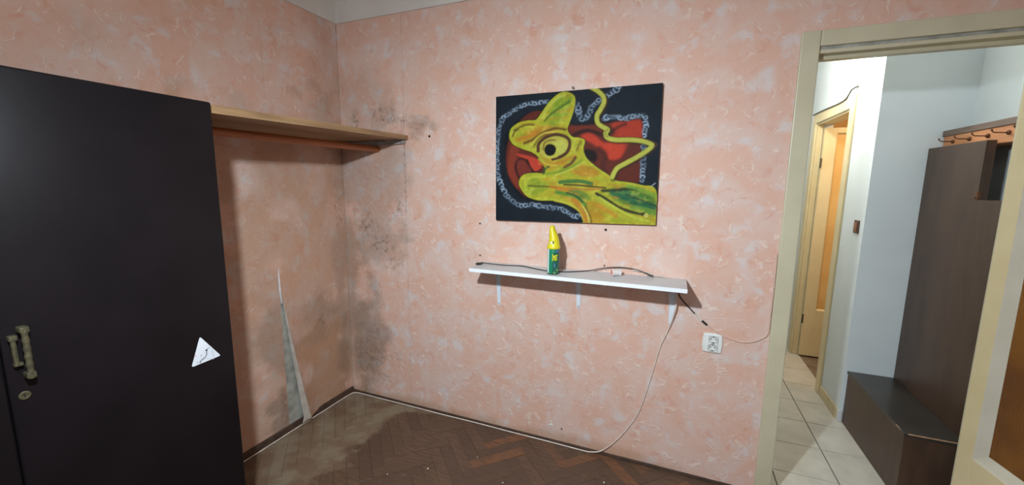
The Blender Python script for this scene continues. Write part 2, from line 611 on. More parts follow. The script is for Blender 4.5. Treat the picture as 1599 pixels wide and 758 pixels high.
def paper_strip(kind, a0, a1, z0, z1, off, parent, res=0.01, tear=False):
    na = max(2, int(round((a1 - a0) / res)) + 1)
    nz_ = max(2, int(round((z1 - z0) / res)) + 1)
    z = np.linspace(z0, z1, nz_)[:, None] * np.ones((1, na))
    s = np.linspace(0, 1, na)[None, :] * np.ones((nz_, 1))
    far = np.full_like(z, a1)
    lift = np.zeros_like(z)
    if tear:
        # the free edge has come away below z = 1.02 and rolls back towards the corner
        t = np.clip((1.015 - z) / 1.0, 0, 1)
        far = a1 - 0.125 * t ** 1.25
        lift = 0.045 * t ** 1.2 * np.clip((s - 0.62) / 0.38, 0, 1) ** 2
    a = a0 + (far - a0) * s
    wav = (vnoise(a, z, 3.0, 9, 2) - 0.5) * 0.004
    d = off + np.abs(wav) + lift
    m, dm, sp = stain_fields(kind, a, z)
    if kind == 'back':
        P = np.stack([a, -d, z], -1)
        flip = False
    else:
        P = np.stack([d, -a, z], -1)
        flip = True
    me = grid_mesh('wallpaper_strip', P, floats={'mould': m, 'damp_bounce': dm, 'speck': sp}, flip=flip)
    return add('wallpaper_strip', me, M['paper'], parent)


BX = [0.004, 0.507, 1.03, 1.56, 2.09, 2.60]
for i in range(5):
    paper_strip('back', BX[i], BX[i + 1], 0.012, HC + 0.02, 0.0012 + 0.0012 * ((i + 1) % 2), wall_back, 0.01 if i < 2 else 0.02)
paper_strip('back', 2.60, 3.36, DZ + 0.03, HC + 0.02, 0.0015, wall_back, 0.03)
paper_strip('back', 3.36, XR, 0.012, HC + 0.02, 0.0012, wall_back, 0.05)
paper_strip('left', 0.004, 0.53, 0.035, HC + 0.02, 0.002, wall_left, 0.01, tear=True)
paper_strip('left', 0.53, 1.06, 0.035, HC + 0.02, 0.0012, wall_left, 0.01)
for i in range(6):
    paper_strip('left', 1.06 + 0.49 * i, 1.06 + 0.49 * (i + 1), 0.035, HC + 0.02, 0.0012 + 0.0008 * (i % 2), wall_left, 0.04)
# plain paper on the two walls behind the camera
for nm, P, par in (('r', [[(XR - 0.002, 0, 0.01), (XR - 0.002, YF, 0.01)], [(XR - 0.002, 0, HC + 0.02), (XR - 0.002, YF, HC + 0.02)]], wall_right),
                   ('f', [[(XR, YF + 0.002, 0.01), (0, YF + 0.002, 0.01)], [(XR, YF + 0.002, HC + 0.02), (0, YF + 0.002, HC + 0.02)]], wall_front)):
    P = np.array(P, float)
    z = np.zeros(P.shape[:2])
    add('wallpaper_sheet', grid_mesh('wallpaper_sheet', P, floats={'mould': z, 'damp_bounce': z, 'speck': z}), M['paper'], par)


# cove between walls and ceiling: a concave quarter, swept along all four walls
def cove(name, p0, p1, inward):
    prof = []
    R = H - HC
    for k in range(11):
        a = PI / 2 * k / 10
        prof.append((0.012 + (R - 0.012) * (1 - math.cos(a)), HC + R * math.sin(a)))
    prof = [(0.0, HC), (0.012, HC)] + prof[1:] + [(0.0, H)]
    inw = Vector(inward)
    mb = MB()
    ra = [Vector(p0) + inw * d + Vector((0, 0, z)) for d, z in prof]
    rb = [Vector(p1) + inw * d + Vector((0, 0, z)) for d, z in prof]
    # mitre the ends
    ax = (Vector(p1) - Vector(p0)).normalized()
    ra = [q + ax * d for q, (d, z) in zip(ra, prof)]
    rb = [q - ax * d for q, (d, z) in zip(rb, prof)]
    mb.loft([ra, rb])
    o = mb.build(name, M['cove'], None, smooth=True)
    o['kind'] = 'structure'


cove('trim_1', (0, 0, 0), (XR, 0, 0), (0, -1, 0))
cove('trim_2', (0, YF, 0), (0, 0, 0), (1, 0, 0))
cove('trim_3', (XR, YF, 0), (XR, 0, 0), (-1, 0, 0))
cove('trim_4', (0, YF, 0), (XR, YF, 0), (0, 1, 0))

# low dark skirting strips
mb = MB().box((0.0, -1.15, -0.004), (0.012, -0.012, 0.042), 0.003)
struct('baseboard_left', mb, M['darkskirt'])
mb = MB().box((0.0, -0.010, -0.004), (DX0 - 0.07, 0.0, 0.016), 0.003)
struct('baseboard_back', mb, M['darkskirt'])

# wallpaper flap, plaster chip, holes in the wall
# the loose edge folds back on itself and shows the pale back of the paper
tt = np.linspace(0.12, 0.985, 40)[:, None] * np.ones((1, 7))
ss = np.linspace(0, 1, 7)[None, :] * np.ones((40, 1))
edge_a = 0.53 - 0.125 * tt ** 1.25
edge_d = 0.002 + 0.045 * tt ** 1.2
fa = edge_a + 0.034 * tt ** 1.5 * ss
fd = edge_d + 0.010 * np.sin(PI * ss) * tt - 0.026 * ss * tt
me = grid_mesh('paper_flap', np.stack([fd, -fa, 1.015 - tt], -1), flip=True)
add('paper_flap', me, M['paperback'], wall_left)
mb = MB()
mb.prism([(0.030, -0.462, 0.020), (0.034, -0.398, 0.026), (0.036, -0.402, 0.100), (0.032, -0.445, 0.075)], (0.002, 0, 0))
mb.build('paper_scrap', M['paperback'], wall_left)
mb = MB()
mb.tube([(0.004, -0.527, 1.012), (0.007, -0.531, 0.95), (0.008, -0.530, 0.87), (0.006, -0.524, 0.80)], lambda t: 0.0015 + 0.0075 * math.sin(PI * t * 0.92) * (0.4 + 0.6 * t), 8)
mb.build('paper_curl', M['spool'], wall_left, smooth=True)
for x, z, r in ((1.760, 1.270, 0.0065), (1.030, 1.269, 0.005), (1.030, 1.079, 0.0045), (1.761, 1.080, 0.004), (0.691, 1.781, 0.007), (1.556, 0.095, 0.004), (1.95, 0.012, 0.004)):
    MB().lathe([(r, 0.0), (r, 0.005), (r * 0.5, 0.0052), (r * 0.45, 0.003)], (x, 0, z), 'y', 12).build('screw_hole', M['dark'], wall_back)
mb = MB()
for k in range(4):
    x, z = 1.49 + rng.normal() * 0.006, 0.11 + rng.normal() * 0.010
    mb.lathe([(0.001, 0.001), (0.007, 0.003), (0.006, 0.006), (0.002, 0.008)], (x, 0, z), 'y', 7)
mb.build('plaster_chip', M['crumb'], wall_back)

# ---------------------------------------------------------------- parquet, laid in herringbone at 45 degrees
PW, PN = 0.062, 5
PL = PW * PN


def clip(poly, axis, val, keep_less):
    out = []
    for i in range(len(poly)):
        a, b = poly[i - 1], poly[i]
        ia = (a[axis] <= val) if keep_less else (a[axis] >= val)
        ib = (b[axis] <= val) if keep_less else (b[axis] >= val)
        if ia != ib:
            t = (val - a[axis]) / (b[axis] - a[axis])
            out.append((a[0] + (b[0] - a[0]) * t, a[1] + (b[1] - a[1]) * t))
        if ib:
            out.append(b)
    return out


def parquet():
    near, rest = [], []
    c45 = math.cos(PI / 4)
    g = 0.0004
    for i in range(-90, 91):
        for j in range(-16, 17):
            ox, oy = i * PW + j * PL, i * PW - j * PL
            for (x, y, w_, h_) in ((ox, oy, PL, PW), (ox + PL, oy + PW - PL, PW, PL)):
                r = [(x + g, y + g), (x + w_ - g, y + g), (x + w_ - g, y + h_ - g), (x + g, y + h_ - g)]
                q = [((u - v) * c45 + 0.3, (u + v) * c45 - 1.0) for u, v in r]
                for ax, val, kl in ((0, 0.001, False), (0, XR - 0.001, True), (1, YF + 0.001, False), (1, -0.001, True)):
                    if len(q) >= 3:
                        q = clip(q, ax, val, kl)
                if len(q) < 3:
                    continue
                cx = sum(p[0] for p in q) / len(q)
                cy = sum(p[1] for p in q) / len(q)
                (near if (0.1 < cx < 2.75 and cy > -0.98 - 0.0 * cx and cy > -1.08 + 0.40 * (cx - 0.2) - 0.15) else rest).append(q)
    near.sort(key=lambda q: -sum(p[1] for p in q) / len(q))
    rest += near[290:]
    near = near[:290]

    def mesh(q, dz, tilt):
        n = len(q)
        cx = sum(p[0] for p in q) / n
        cy = sum(p[1] for p in q) / n
        b = 0.0007
        top, ed, bot = [], [], []
        for p in q:
            dx, dy = cx - p[0], cy - p[1]
            L_ = math.hypot(dx, dy) or 1
            zz = dz + tilt[0] * (p[0] - cx) + tilt[1] * (p[1] - cy)
            top.append((p[0] + dx / L_ * b, p[1] + dy / L_ * b, zz))
            ed.append((p[0], p[1], zz - 0.0007))
            bot.append((p[0], p[1], -0.0158))
        v = top + ed + bot
        f = [tuple(range(n))]
        for k in range(n):
            k2 = (k + 1) % n
            f.append((n + k, n + k2, k2, k))
            f.append((2 * n + k, 2 * n + k2, n + k2, n + k))
        return v, f

    for q in near:
        v, f = mesh(q, rng.normal() * 0.0005 - 0.001, (rng.normal() * 0.004, rng.normal() * 0.004))
        me = bpy.data.meshes.new('parquet_block')
        me.from_pydata(v, [], f)
        add('parquet_block', me, M['parquet'], floor)
    V, F, T = [], [], []
    for q in rest:
        v, f = mesh(q, rng.normal() * 0.0005 - 0.001, (0, 0))
        k = len(V)
        V += v
        F += [tuple(i + k for i in ff) for ff in f]
        T += [rng.random()] * len(v)
    me = bpy.data.meshes.new('parquet_field')
    me.from_pydata(V, [], F)
    a = me.attributes.new('tone', 'FLOAT', 'POINT')
    a.data.foreach_set('value', np.array(T, np.float32))
    o = add('parquet_field', me, M['parquet'], floor)
    o['kind'] = 'stuff'


parquet()

# ---------------------------------------------------------------- structure: the hall and the room behind it
HX, HY = 3.15, 0.93
RX = 3.566
HZ = 2.62
floor_hall = struct('floor_hall', MB().box((2.30, 0.0, -0.12), (RX + 0.1, 3.0, -0.006)), M['grout'])
ty0, tx0, tw = 0.24 - 0.295, 2.657 - 0.2965, 0.2965
for i in range(5):
    for j in range(10):
        x0, x1 = tx0 + i * tw, tx0 + (i + 1) * tw
        y0, y1 = ty0 + j * 0.295, ty0 + (j + 1) * 0.295
        x0, x1, y0, y1 = max(x0, 2.36), min(x1, RX), max(y0, 0.002), min(y1, 2.98)
        if x1 - x0 < 0.02 or y1 - y0 < 0.02 or (x0 > HX + 0.05 and y0 > 1.25):
            continue
        g = 0.0024
        MB().box((x0 + g, y0 + g, -0.006), (x1 - g, y1 - g, 0.0 - 0.0004 * (i * 7 + j * 3 % 4 == 1)), 0.0012, 1).build('tile', M['tile'], floor_hall)

FY0, FY1, FZ = 1.36, 2.09, 2.03
struct('wall_hall_right', MB().box((HX, HY + 0.12, 0.0), (HX + 0.11, FY0, HZ)).box((HX, FY0, FZ), (HX + 0.11, FY1, HZ)).box((HX, FY1, 0.0), (HX + 0.11, 2.98, HZ))
       .box((HX, HY, 0), (HX + 0.11, HY + 0.12, HZ)), M['hallwhite'])
struct('wall_hall_nook', MB().box((HX + 0.11, HY, 0), (RX, HY + 0.12, HZ)), M['hallwhite'])
struct('wall_hall_recess', MB().box((RX, WT, 0), (RX + 0.1, HY + 0.12, HZ)), M['hallwhite'])
struct('wall_hall_left', MB().box((2.30, WT, 0), (2.40, 2.98, HZ)), M['hallwhite'])
struct('wall_hall_end', MB().box((2.30, 2.98, 0), (4.5, 3.1, HZ)), M['hallwhite'])
struct('wall_hall_front', MB().box((2.40, WT, 0), (DX0, WT + 0.004, HZ)).box((DX0, WT, DZ), (DX1, WT + 0.004, HZ)).box((DX1, WT, 0), (RX, WT + 0.004, HZ)), M['hallwhite'])
struct('ceiling_hall', MB().box((2.30, WT, HZ), (4.5, 3.1, HZ + 0.1)), M['ceiling'])
struct('floor_back_room', MB().box((HX + 0.05, HY + 0.12, -0.006), (4.5, 2.98, 0.001)), M['parquet'])
struct('wall_back_room', MB().box((4.4, HY + 0.12, 0.001), (4.5, 2.98, HZ)).box((HX + 0.11, 2.97, 0.001), (4.4, 2.98, HZ)).box((RX + 0.1, HY + 0.12, 0.001), (4.4, HY + 0.13, HZ)), M['backroom'])
struct('baseboard_hall', MB().box((HX - 0.010, HY + 0.004, 0), (HX, FY0 - 0.085, 0.075), 0.002), M['skirttile'])
struct('baseboard_nook', MB().box((HX - 0.010, HY - 0.010, 0), (3.164, HY, 0.075), 0.002), M['bandtile'])

# door opening: casing on the room side, lining, stop
d1 = struct('door_1', MB().box((DX0 - 0.057, -0.016, 0), (DX0 + 0.011, 0.0, 2.140), 0.004), M['casing'])
MB().box((DX0 + 0.012, -0.014, 2.077), (DX1 + 0.067, 0.0, 2.140), 0.004).build('head_casing', M['casing'], d1)
MB().box((DX1, -0.012, 0), (DX1 + 0.067, 0.0, 2.076), 0.003).build('side_casing', M['casing'], d1)
MB().box((DX0, 0.0005, 0), (DX0 + 0.011, WT + 0.004, DZ)).box((DX1 - 0.012, 0.004, 0), (DX1, WT + 0.004, DZ)).box((DX0 + 0.012, -0.003, DZ - 0.014), (DX1 - 0.012, WT + 0.004, DZ)).build('lining', M['casing'], d1)
MB().box((DX0 + 0.012, 0.040, 2.034), (DX1 - 0.012, 0.066, DZ - 0.014), 0.002).box((DX0 + 0.012, 0.066, 2.040), (DX1 - 0.012, WT, DZ - 0.014), 0.002).build('door_stop', M['casing'], d1)

# far door frame
d2 = struct('door_2', MB().box((HX - 0.014, FY0 - 0.08, 0), (HX, FY0, FZ + 0.08), 0.003).box((HX - 0.014, FY1, 0), (HX, FY1 + 0.09, FZ + 0.08), 0.003).box((HX - 0.014, FY0, FZ), (HX, FY1, FZ + 0.08), 0.003), M['leafpaint'])
MB().box((HX, FY0, 0.001), (HX + 0.11, FY0 + 0.014, FZ - 0.014)).box((HX, FY1 - 0.014, 0.001), (HX + 0.04, FY1, FZ - 0.014)).box((HX, FY0 + 0.0, FZ - 0.014), (HX + 0.11, FY1, FZ)).build('lining', M['leafpaint'], d2)


# ---------------------------------------------------------------- door leaves
def door_leaf(name, label, hinge, ang, width, height, z0, thick, stile, bead, gz0, gz1, mp, mb_, mg, side):
    """panel door with one tall pane; ang = direction of the leaf from the hinge; side = +1/-1 where its thickness lies"""
    d = Vector((math.cos(ang), math.sin(ang), 0))
    nn = Vector((-d.y, d.x, 0)) * side
    t = thing(name, label, 'door', (hinge[0], hinge[1], z0))
    o = Vector((hinge[0], hinge[1], 0))

    def bx(s0, s1, a0, a1, n0, n1, bev=0.002):
        mb = MB()
        mb.box((s0, n0, a0), (s1, n1, a1), bev, 2)
        for v in mb.bm.verts:
            v.co = o + d * v.co.x + nn * v.co.y + Vector((0, 0, v.co.z))
        return mb
    bx(0, stile, z0, height, 0, thick).build('hinge_stile', mp, t)
    bx(width - stile, width, z0, height, 0, thick).build('lock_stile', mp, t)
    bx(stile, width - stile, z0, gz0 - bead, 0, thick).build('bottom_rail', mp, t)
    bx(stile, width - stile, gz1 + bead, height, 0, thick).build('top_rail', mp, t)
    # splayed glazing beads sloping down to the pane on both faces
    for f0, f1 in ((0.0, thick * 0.42), (thick, thick * 0.58)):
        for (p, q) in (((stile, gz0 - bead), (stile, gz1 + bead)), ((width - stile, gz1 + bead), (width - stile, gz0 - bead)),
                       ((width - stile, gz0 - bead), (stile, gz0 - bead)), ((stile, gz1 + bead), (width - stile, gz1 + bead))):
            sgn = lambda s: bead if s < width / 2 else -bead
            zs = lambda z: bead if z < (gz0 + gz1) / 2 else -bead
            out = [p, q]
            inn = [(p[0] + sgn(p[0]), p[1] + zs(p[1])), (q[0] + sgn(q[0]), q[1] + zs(q[1]))]
            W = lambda sz, n: o + d * sz[0] + nn * n + Vector((0, 0, sz[1]))
            mb = MB()
            step = f0 + (f1 - f0) * 0.25
            midp = [tuple(np.array(a) * 0.8 + np.array(b) * 0.2) for a, b in zip(out, inn)]
            rings = [[W(out[k], f0), W(midp[k], step), W(inn[k], f1), W(inn[k], f1 + (thick / 2 - f1) * 0.5), W(out[k], f1 + (thick / 2 - f1) * 0.5)] for k in (0, 1)]
            mb.loft(rings)
            mb.build('glazing_bead', mb_, t)
    bx(stile + bead * 0.5, width - stile - bead * 0.5, gz0 - bead * 0.5, gz1 + bead * 0.5, thick * 0.45, thick * 0.55, 0).build('pane', mg, t)
    return t


leaf = door_leaf('door', 'cream glazed door with amber pane standing open at the room doorway', (3.226, -0.022), math.radians(-81.5), 0.64, 2.05, 0.012, 0.042, 0.068, 0.040,
                 0.485, 1.93, M['leafpaint'], M['bead'], M['amber'], 1)
leaf2 = door_leaf('door', 'yellow door with orange pane standing open at the far end of the hall', (3.192, 2.032), 0.0, 0.72, 1.985, 0.014, 0.04, 0.085, 0.012,
                  0.445, 1.93, M['leafpaint'], M['leafpaint'], M['orange'], 1)
for z in (0.35, 1.70):
    MB().lathe([(0.006, -0.04), (0.006, 0.04)], (3.186, 2.026, z), 'z', 10).build('hinge', M['brass'], leaf2, True)

# ---------------------------------------------------------------- wardrobe
wx, wy1, wy0, wz = 0.554, -1.157, -2.262, 1.776
t = thing('wardrobe', 'tall black wardrobe against the left wall with a white triangular sticker', 'wardrobe', (0.28, -1.71, 0))
MB().box((0.03, wy0, 0.0), (wx - 0.022, wy1, wz), 0.006).build('body', M['blackedge'], t, True)
ymid = -1.716
dr = MB().box((wx - 0.021, ymid + 0.0015, 0.03), (wx, wy1, wz), 0.007, 3).build('door', M['black'], t, True)
dl = MB().box((wx - 0.021, wy0, 0.03), (wx, ymid - 0.0015, wz), 0.007, 3).build('door', M['black'], t, True)
# pull: a ribbed bar on lugs beside a short latch bar
mb = MB()
hy, hz0, hz1 = -1.679, 0.992, 1.130
mb.tube([(wx + 0.020, hy, hz0), (wx + 0.022, hy, (hz0 + hz1) / 2), (wx + 0.020, hy, hz1)], lambda q: 0.0068 + 0.0008 * math.cos(14 * PI * q), 10, 12)
for z in (hz0 + 0.008, hz1 - 0.008):
    mb.box((wx, hy - 0.0085, z - 0.008), (wx + 0.027, hy + 0.0085, z + 0.007), 0.002)
h = mb.build('handle', M['brass'], dr, True)
mb = MB()
mb.tube([(wx + 0.012, -1.697, 1.030), (wx + 0.012, -1.698, 1.105)], 0.005, 8, 0)
mb.box((wx, -1.705, 1.096), (wx + 0.017, -1.690, 1.110), 0.002)
mb.box((wx, -1.702, 1.028), (wx + 0.014, -1.686, 1.036), 0.001)
mb.build('latch', M['brass'], dr, True)
mb = MB()
ky, kz = -1.690, 0.944
mb.lathe([(0.0105, 0), (0.0115, 0.002), (0.010, 0.0035), (0.0055, 0.003), (0.0050, 0.001)], (wx, ky, kz), 'x', 20)
k = mb.build('keyhole_plate', M['brass'], dr, True)
MB().box((wx + 0.0008, ky - 0.0015, kz - 0.005), (wx + 0.0022, ky + 0.0015, kz + 0.004)).build('keyhole', M['dark'], dr)

# sticker: rounded triangle with a thin ink drawing
tri = [(-1.270, 0.953), (-1.207, 0.857), (-1.306, 0.853)]


def rounded(tri, r, n=5):
    out = []
    for i in range(3):
        p, a, b = Vector(tri[i]), Vector(tri[i - 1]), Vector(tri[(i + 1) % 3])
        u, v = (a - p).normalized(), (b - p).normalized()
        for k in range(n + 1):
            s = k / n
            p1, p2 = p + u * r, p + v * r
            out.append((1 - s) ** 2 * p1 + 2 * s * (1 - s) * p + s * s * p2)
    return out


st = MB().prism([(wx, q.x, q.y) for q in rounded(tri, 0.008)], (0.0008, 0, 0)).build('sticker', M['sticker'], t)
st['label'] = 'white triangular sticker with a thin dark drawing'


def ink(pts, r, m, nm):
    P = [(wx + 0.0010, y, z) for y, z in pts]
    MB().tube(P, r, 6, 5).build(nm, m, st)


def sk(u, v):
    """zoomed-sticker pixel (758 px for 80 px) to wall coordinates"""
    A = np.array([[180, 600, 1], [285, 150, 1], [612, 420, 1]], float)
    B = np.array([[-1.306, 0.853], [-1.270, 0.953], [-1.207, 0.857]])
    K = np.linalg.solve(A, B)
    return tuple(np.array([u, v, 1.0]) @ K)


ink([sk(*q) for q in ((300, 535), (310, 500), (345, 470), (378, 440), (392, 400), (385, 372))], 0.0012, M['ink'], 'print')
ink([sk(*q) for q in ((372, 352), (385, 340), (392, 350), (384, 362))], 0.0019, M['ink'], 'print')
ink([sk(*q) for q in ((392, 335), (410, 315), (440, 300))], 0.0007, M['ink'], 'print')
ink([sk(*q) for q in ((250, 525), (280, 520), (310, 515))], 0.0010, M['inkfaint'], 'print')
ink([sk(*q) for q in ((470, 325), (485, 390), (500, 470))], 0.0008, M['inkfaint'], 'print')
ink([sk(*q) for q in ((330, 510), (370, 470), (440, 470), (500, 478))], 0.0006, M['inkfaint'], 'print')
ink([sk(*q) for q in ((305, 415), (315, 432), (308, 442))], 0.0007, M['inkred'], 'print')
ink([sk(*q) for q in ((228, 430), (236, 436))], 0.0014, M['inkred'], 'print')

# ---------------------------------------------------------------- long pine shelf and clothes rail beside the wardrobe
t = thing('pine_shelf', 'long pine board shelf across the corner beside the black wardrobe', 'shelf', (0.26, -0.58, 1.745))
mb = MB()
mb.loft([[(0.003, -1.150, 1.742), (0.536, -1.150, 1.742), (0.536, -1.150, 1.772), (0.003, -1.150, 1.772)],
         [(0.003, -0.004, 1.766), (0.536, -0.004, 1.766), (0.536, -0.004, 1.791), (0.003, -0.004, 1.791)]])
mb.build('board', M['pine'], t)
mb = MB()
mb.prism([(0.02, -0.004, 1.762), (0.517, -0.004, 1.765), (0.517, -0.004, 1.741), (0.38, -0.004, 1.737), (0.02, -0.004, 1.737)], (0, -0.022, 0))
mb.build('batten', M['greywood'], t)['label'] = 'weathered grey batten under the board end'
for x in (0.42, 0.497):
    MB().lathe([(0.003, 0), (0.0035, 0.001), (0.001, 0.0015)], (x, -0.026, 1.750), 'y', 8).build('screw', M['steel'], t)
t = thing('clothes_rail', 'round reddish pine clothes rail running under the long pine shelf', 'rail', (0.30, -0.58, 1.70))
MB().tube([(0.300, -1.150, 1.704), (0.300, -0.55, 1.709), (0.300, -0.005, 1.714)], 0.0185, 16, 6).build('rod', M['pinered'], t, True)
MB().lathe([(0.021, 0.0), (0.021, 0.006), (0.0195, 0.010)], (0.300, -0.004, 1.714), 'y', 18).build('end_socket', M['pinered'], t, True)

# ---------------------------------------------------------------- white wall shelf
SX0, SX1, SYF, SZ = 1.069, 2.162, -0.213, 1.045
t = thing('wall_shelf', 'narrow white laminate wall shelf on three brackets below the painting', 'shelf', (1.615, -0.1, 1.03))
MB().box((SX0, SYF, SZ - 0.018), (SX1, -0.003, SZ), 0.0008, 1).build('board', M['white'], t)
MB().box((SX0 - 0.0006, SYF - 0.0010, SZ - 0.0184), (SX1 + 0.0006, SYF, SZ + 0.0004)).build('edge_band', M['whiteedge'], t)


def bracket(x, zb, wt=0.0155):
    """pressed steel shelf bracket: tapering channel on the wall, arm under the board, curved web"""
    mb = MB()
    zt = SZ - 0.0185
    w0, w1 = wt, 0.0088
    mb.prism([(x - w0, -0.003, zt), (x + w0, -0.003, zt), (x + w1, -0.003, zb + 0.006), (x + w1 * 0.6, -0.003, zb), (x - w1 * 0.6, -0.003, zb), (x - w1, -0.003, zb + 0.006)], (0, -0.003, 0))
    mb.prism([(x - w0, -0.006, zt), (x + w0, -0.006, zt), (x + w1, -0.185, zt), (x - w1, -0.185, zt)], (0, 0, -0.003))
    hgt = zt - zb
    for sx in (-1, 1):
        rings = []
        for k in range(9):
            f = k / 8
            z = zb + 0.004 + (hgt - 0.004) * f
            dep = 0.006 + 0.040 * f ** 2.2 + (0.12 * max(0, (f - 0.86) / 0.14) ** 2)
            wx_ = x + sx * (w1 + (w0 - w1) * f)
            rings.append([(wx_ - 0.0011, -0.003, z), (wx_ + 0.0011, -0.003, z), (wx_ + 0.0011, -dep, z), (wx_ - 0.0011, -dep, z)])
        mb.loft(rings)
    b = mb.build('bracket', M['whitemetal'], t)
    MB().lathe([(0.0032, 0), (0.0032, 0.0012), (0.001, 0.002)], (x, -0.006, zb + 0.010), 'y', 10).build('screw', M['steel'], b)


bracket(1.156, 0.790)
bracket(1.630, 0.832)
bracket(2.104, 0.806, 0.0205)

# ---------------------------------------------------------------- spray can
cx, cy, cz = 1.524, -0.150, SZ + 0.001
t = thing('spray_can', 'green aerosol can with yellow spray cap standing on the white shelf', 'spray can', (cx, cy, cz))
R = 0.0305
MB().lathe([(0.027, 0), (R, 0.003), (R, 0.128), (0.0295, 0.134), (0.027, 0.137)], (cx, cy, cz), 'z', 32).build('can_body', M['green'], t, True)
MB().lathe([(0.0270, -0.0005), (R + 0.0008, 0.001), (R + 0.0008, 0.0035), (0.0270, 0.0045)], (cx, cy, cz), 'z', 32).build('bottom_rim', M['dark'], t, True)


def cyl_patch(poly, nm, m, rr=R + 0.0005, parent=None, n=1):
    """poly in (angle degrees from the camera side, height); thin skin on the can"""
    mb = MB()
    f = lambda a, z, r_: (cx + math.sin(math.radians(a + 16)) * r_, cy - math.cos(math.radians(a + 16)) * r_, cz + z)
    mb.loft([[f(a, z, R - 0.001) for a, z in poly], [f(a, z, rr) for a, z in poly]])
    return mb.build(nm, m, parent)


def strip(a0, a1, z0, z1, nm, m, rr=R + 0.0005, parent=None):
    k = max(2, int(abs(a1 - a0) / 6))
    lo = [(a0 + (a1 - a0) * i / k, z0) for i in range(k + 1)]
    hi = [(a1 + (a0 - a1) * i / k, z1) for i in range(k + 1)]
    return cyl_patch(lo + hi, nm, m, rr, parent)


strip(-66, -46, 0.006, 0.132, 'label_stripe', M['labelwhite'], parent=t)
strip(-12, 62, 0.006, 0.112, 'label_panel', M['labeldark'], parent=t)
strip(24, 62, 0.114, 0.130, 'label_patch', M['labelblue'], parent=t)


def blob_patch(a, z, ra, rz, rot, nm, m, rr):
    pts = []
    for k in range(16):
        u, v = ra * math.cos(2 * PI * k / 16), rz * math.sin(2 * PI * k / 16)
        pts.append((a + u * math.cos(rot) - v * 900 * math.sin(rot) * 0.3, z + v * math.cos(rot) + u * 0.0006 * math.sin(rot)))
    return cyl_patch(pts, nm, m, rr, t)


blob_patch(26, 0.016, 24, 0.009, 0.5, 'label_leaf', M['labellime'], R + 0.0009)
cyl_patch([(2, 0.050), (14, 0.060), (34, 0.040), (44, 0.026), (30, 0.024), (16, 0.034)], 'label_picture', M['labelblue'], R + 0.0009, t)
cyl_patch([(16, 0.056), (40, 0.062), (52, 0.048), (40, 0.044)], 'label_picture', M['labelblue'], R + 0.0008, t)
f = lambda a, z: (cx + math.sin(math.radians(a + 16)) * (R + 0.001), cy - math.cos(math.radians(a + 16)) * (R + 0.001), cz + z)
for pts in ([(-9, 0.070), (-8, 0.088), (-7, 0.108)], [(1, 0.074), (2, 0.086), (1, 0.100)], [(2, 0.082), (8, 0.098), (12, 0.094), (12, 0.074)],
            [(20, 0.074), (19, 0.090), (22, 0.102)], [(28, 0.094), (32, 0.102), (38, 0.098)], [(29, 0.074), (30, 0.086), (33, 0.098)], [(26, 0.087), (37, 0.088)], [(14, 0.074), (22, 0.073), (40, 0.080)]):
    MB().tube([f(a, z) for a, z in pts], 0.0019, 6, 5).build('lettering', M['labelyellow'], t, True)

# cap: round skirt rising into a leaning spray hood
rings = []
for z, xl, xr, yr in ((0.131, -0.0335, 0.0335, 0.0335), (0.134, -0.0350, 0.0350, 0.0350), (0.146, -0.0335, 0.0335, 0.0335), (0.150, -0.0275, 0.0310, 0.0300), (0.165, -0.0262, 0.0300, 0.0285),
                      (0.178, -0.0255, 0.0275, 0.0270), (0.1976, -0.0245, 0.0215, 0.0240), (0.217, -0.0243, 0.0120, 0.0200), (0.233, -0.0235, 0.0045, 0.0165), (0.243, -0.0215, 0.0020, 0.0135), (0.248, -0.0160, 0.0000, 0.0100)):
    c_, r_ = (xl + xr) / 2, (xr - xl) / 2
    rings.append([(cx + c_ + r_ * math.cos(2 * PI * k / 24), cy + yr * math.sin(2 * PI * k / 24), cz + z) for k in range(24)])
MB().loft(rings).build('spray_cap', M['yellow'], t, True)
MB().box((cx - 0.010, cy - 0.0300, cz + 0.158), (cx + 0.001, cy - 0.022, cz + 0.168), 0.001).build('nozzle', M['labelwhite'], t)
MB().box((cx + 0.003, cy - 0.0295, cz + 0.157), (cx + 0.009, cy - 0.018, cz + 0.172), 0.001).build('trigger_slot', M['labeldark'], t)

# ---------------------------------------------------------------- small white spool lying on the shelf
sx, sy, sr = 1.832, -0.075, 0.0175
sz = SZ + sr + 0.0008
t = thing('spool', 'small white spool with pink end lying on the white shelf', 'spool', (sx, sy, SZ))
dv = Vector((0.85, 0.55, 0)).normalized()


def rolled(mb):
    for v in mb.bm.verts:
        l = v.co.copy()
        v.co = Vector((sx, sy, sz)) + dv * l.x + Vector((-dv.y, dv.x, 0)) * l.y + Vector((0, 0, l.z))
    return mb


rolled(MB().lathe([(0.0135, -0.0235), (sr, -0.022), (sr, -0.016), (0.0155, -0.015), (0.0155, 0.014), (sr, 0.015), (sr, 0.022), (0.0135, 0.0235)], (0, 0, 0), 'x', 24)).build('spool_body', M['spool'], t, True)
rolled(MB().lathe([(0.0138, -0.0241), (0.0138, -0.0230)], (0, 0, 0), 'x', 20)).build('spool_end', M['pinkend'], t, True)

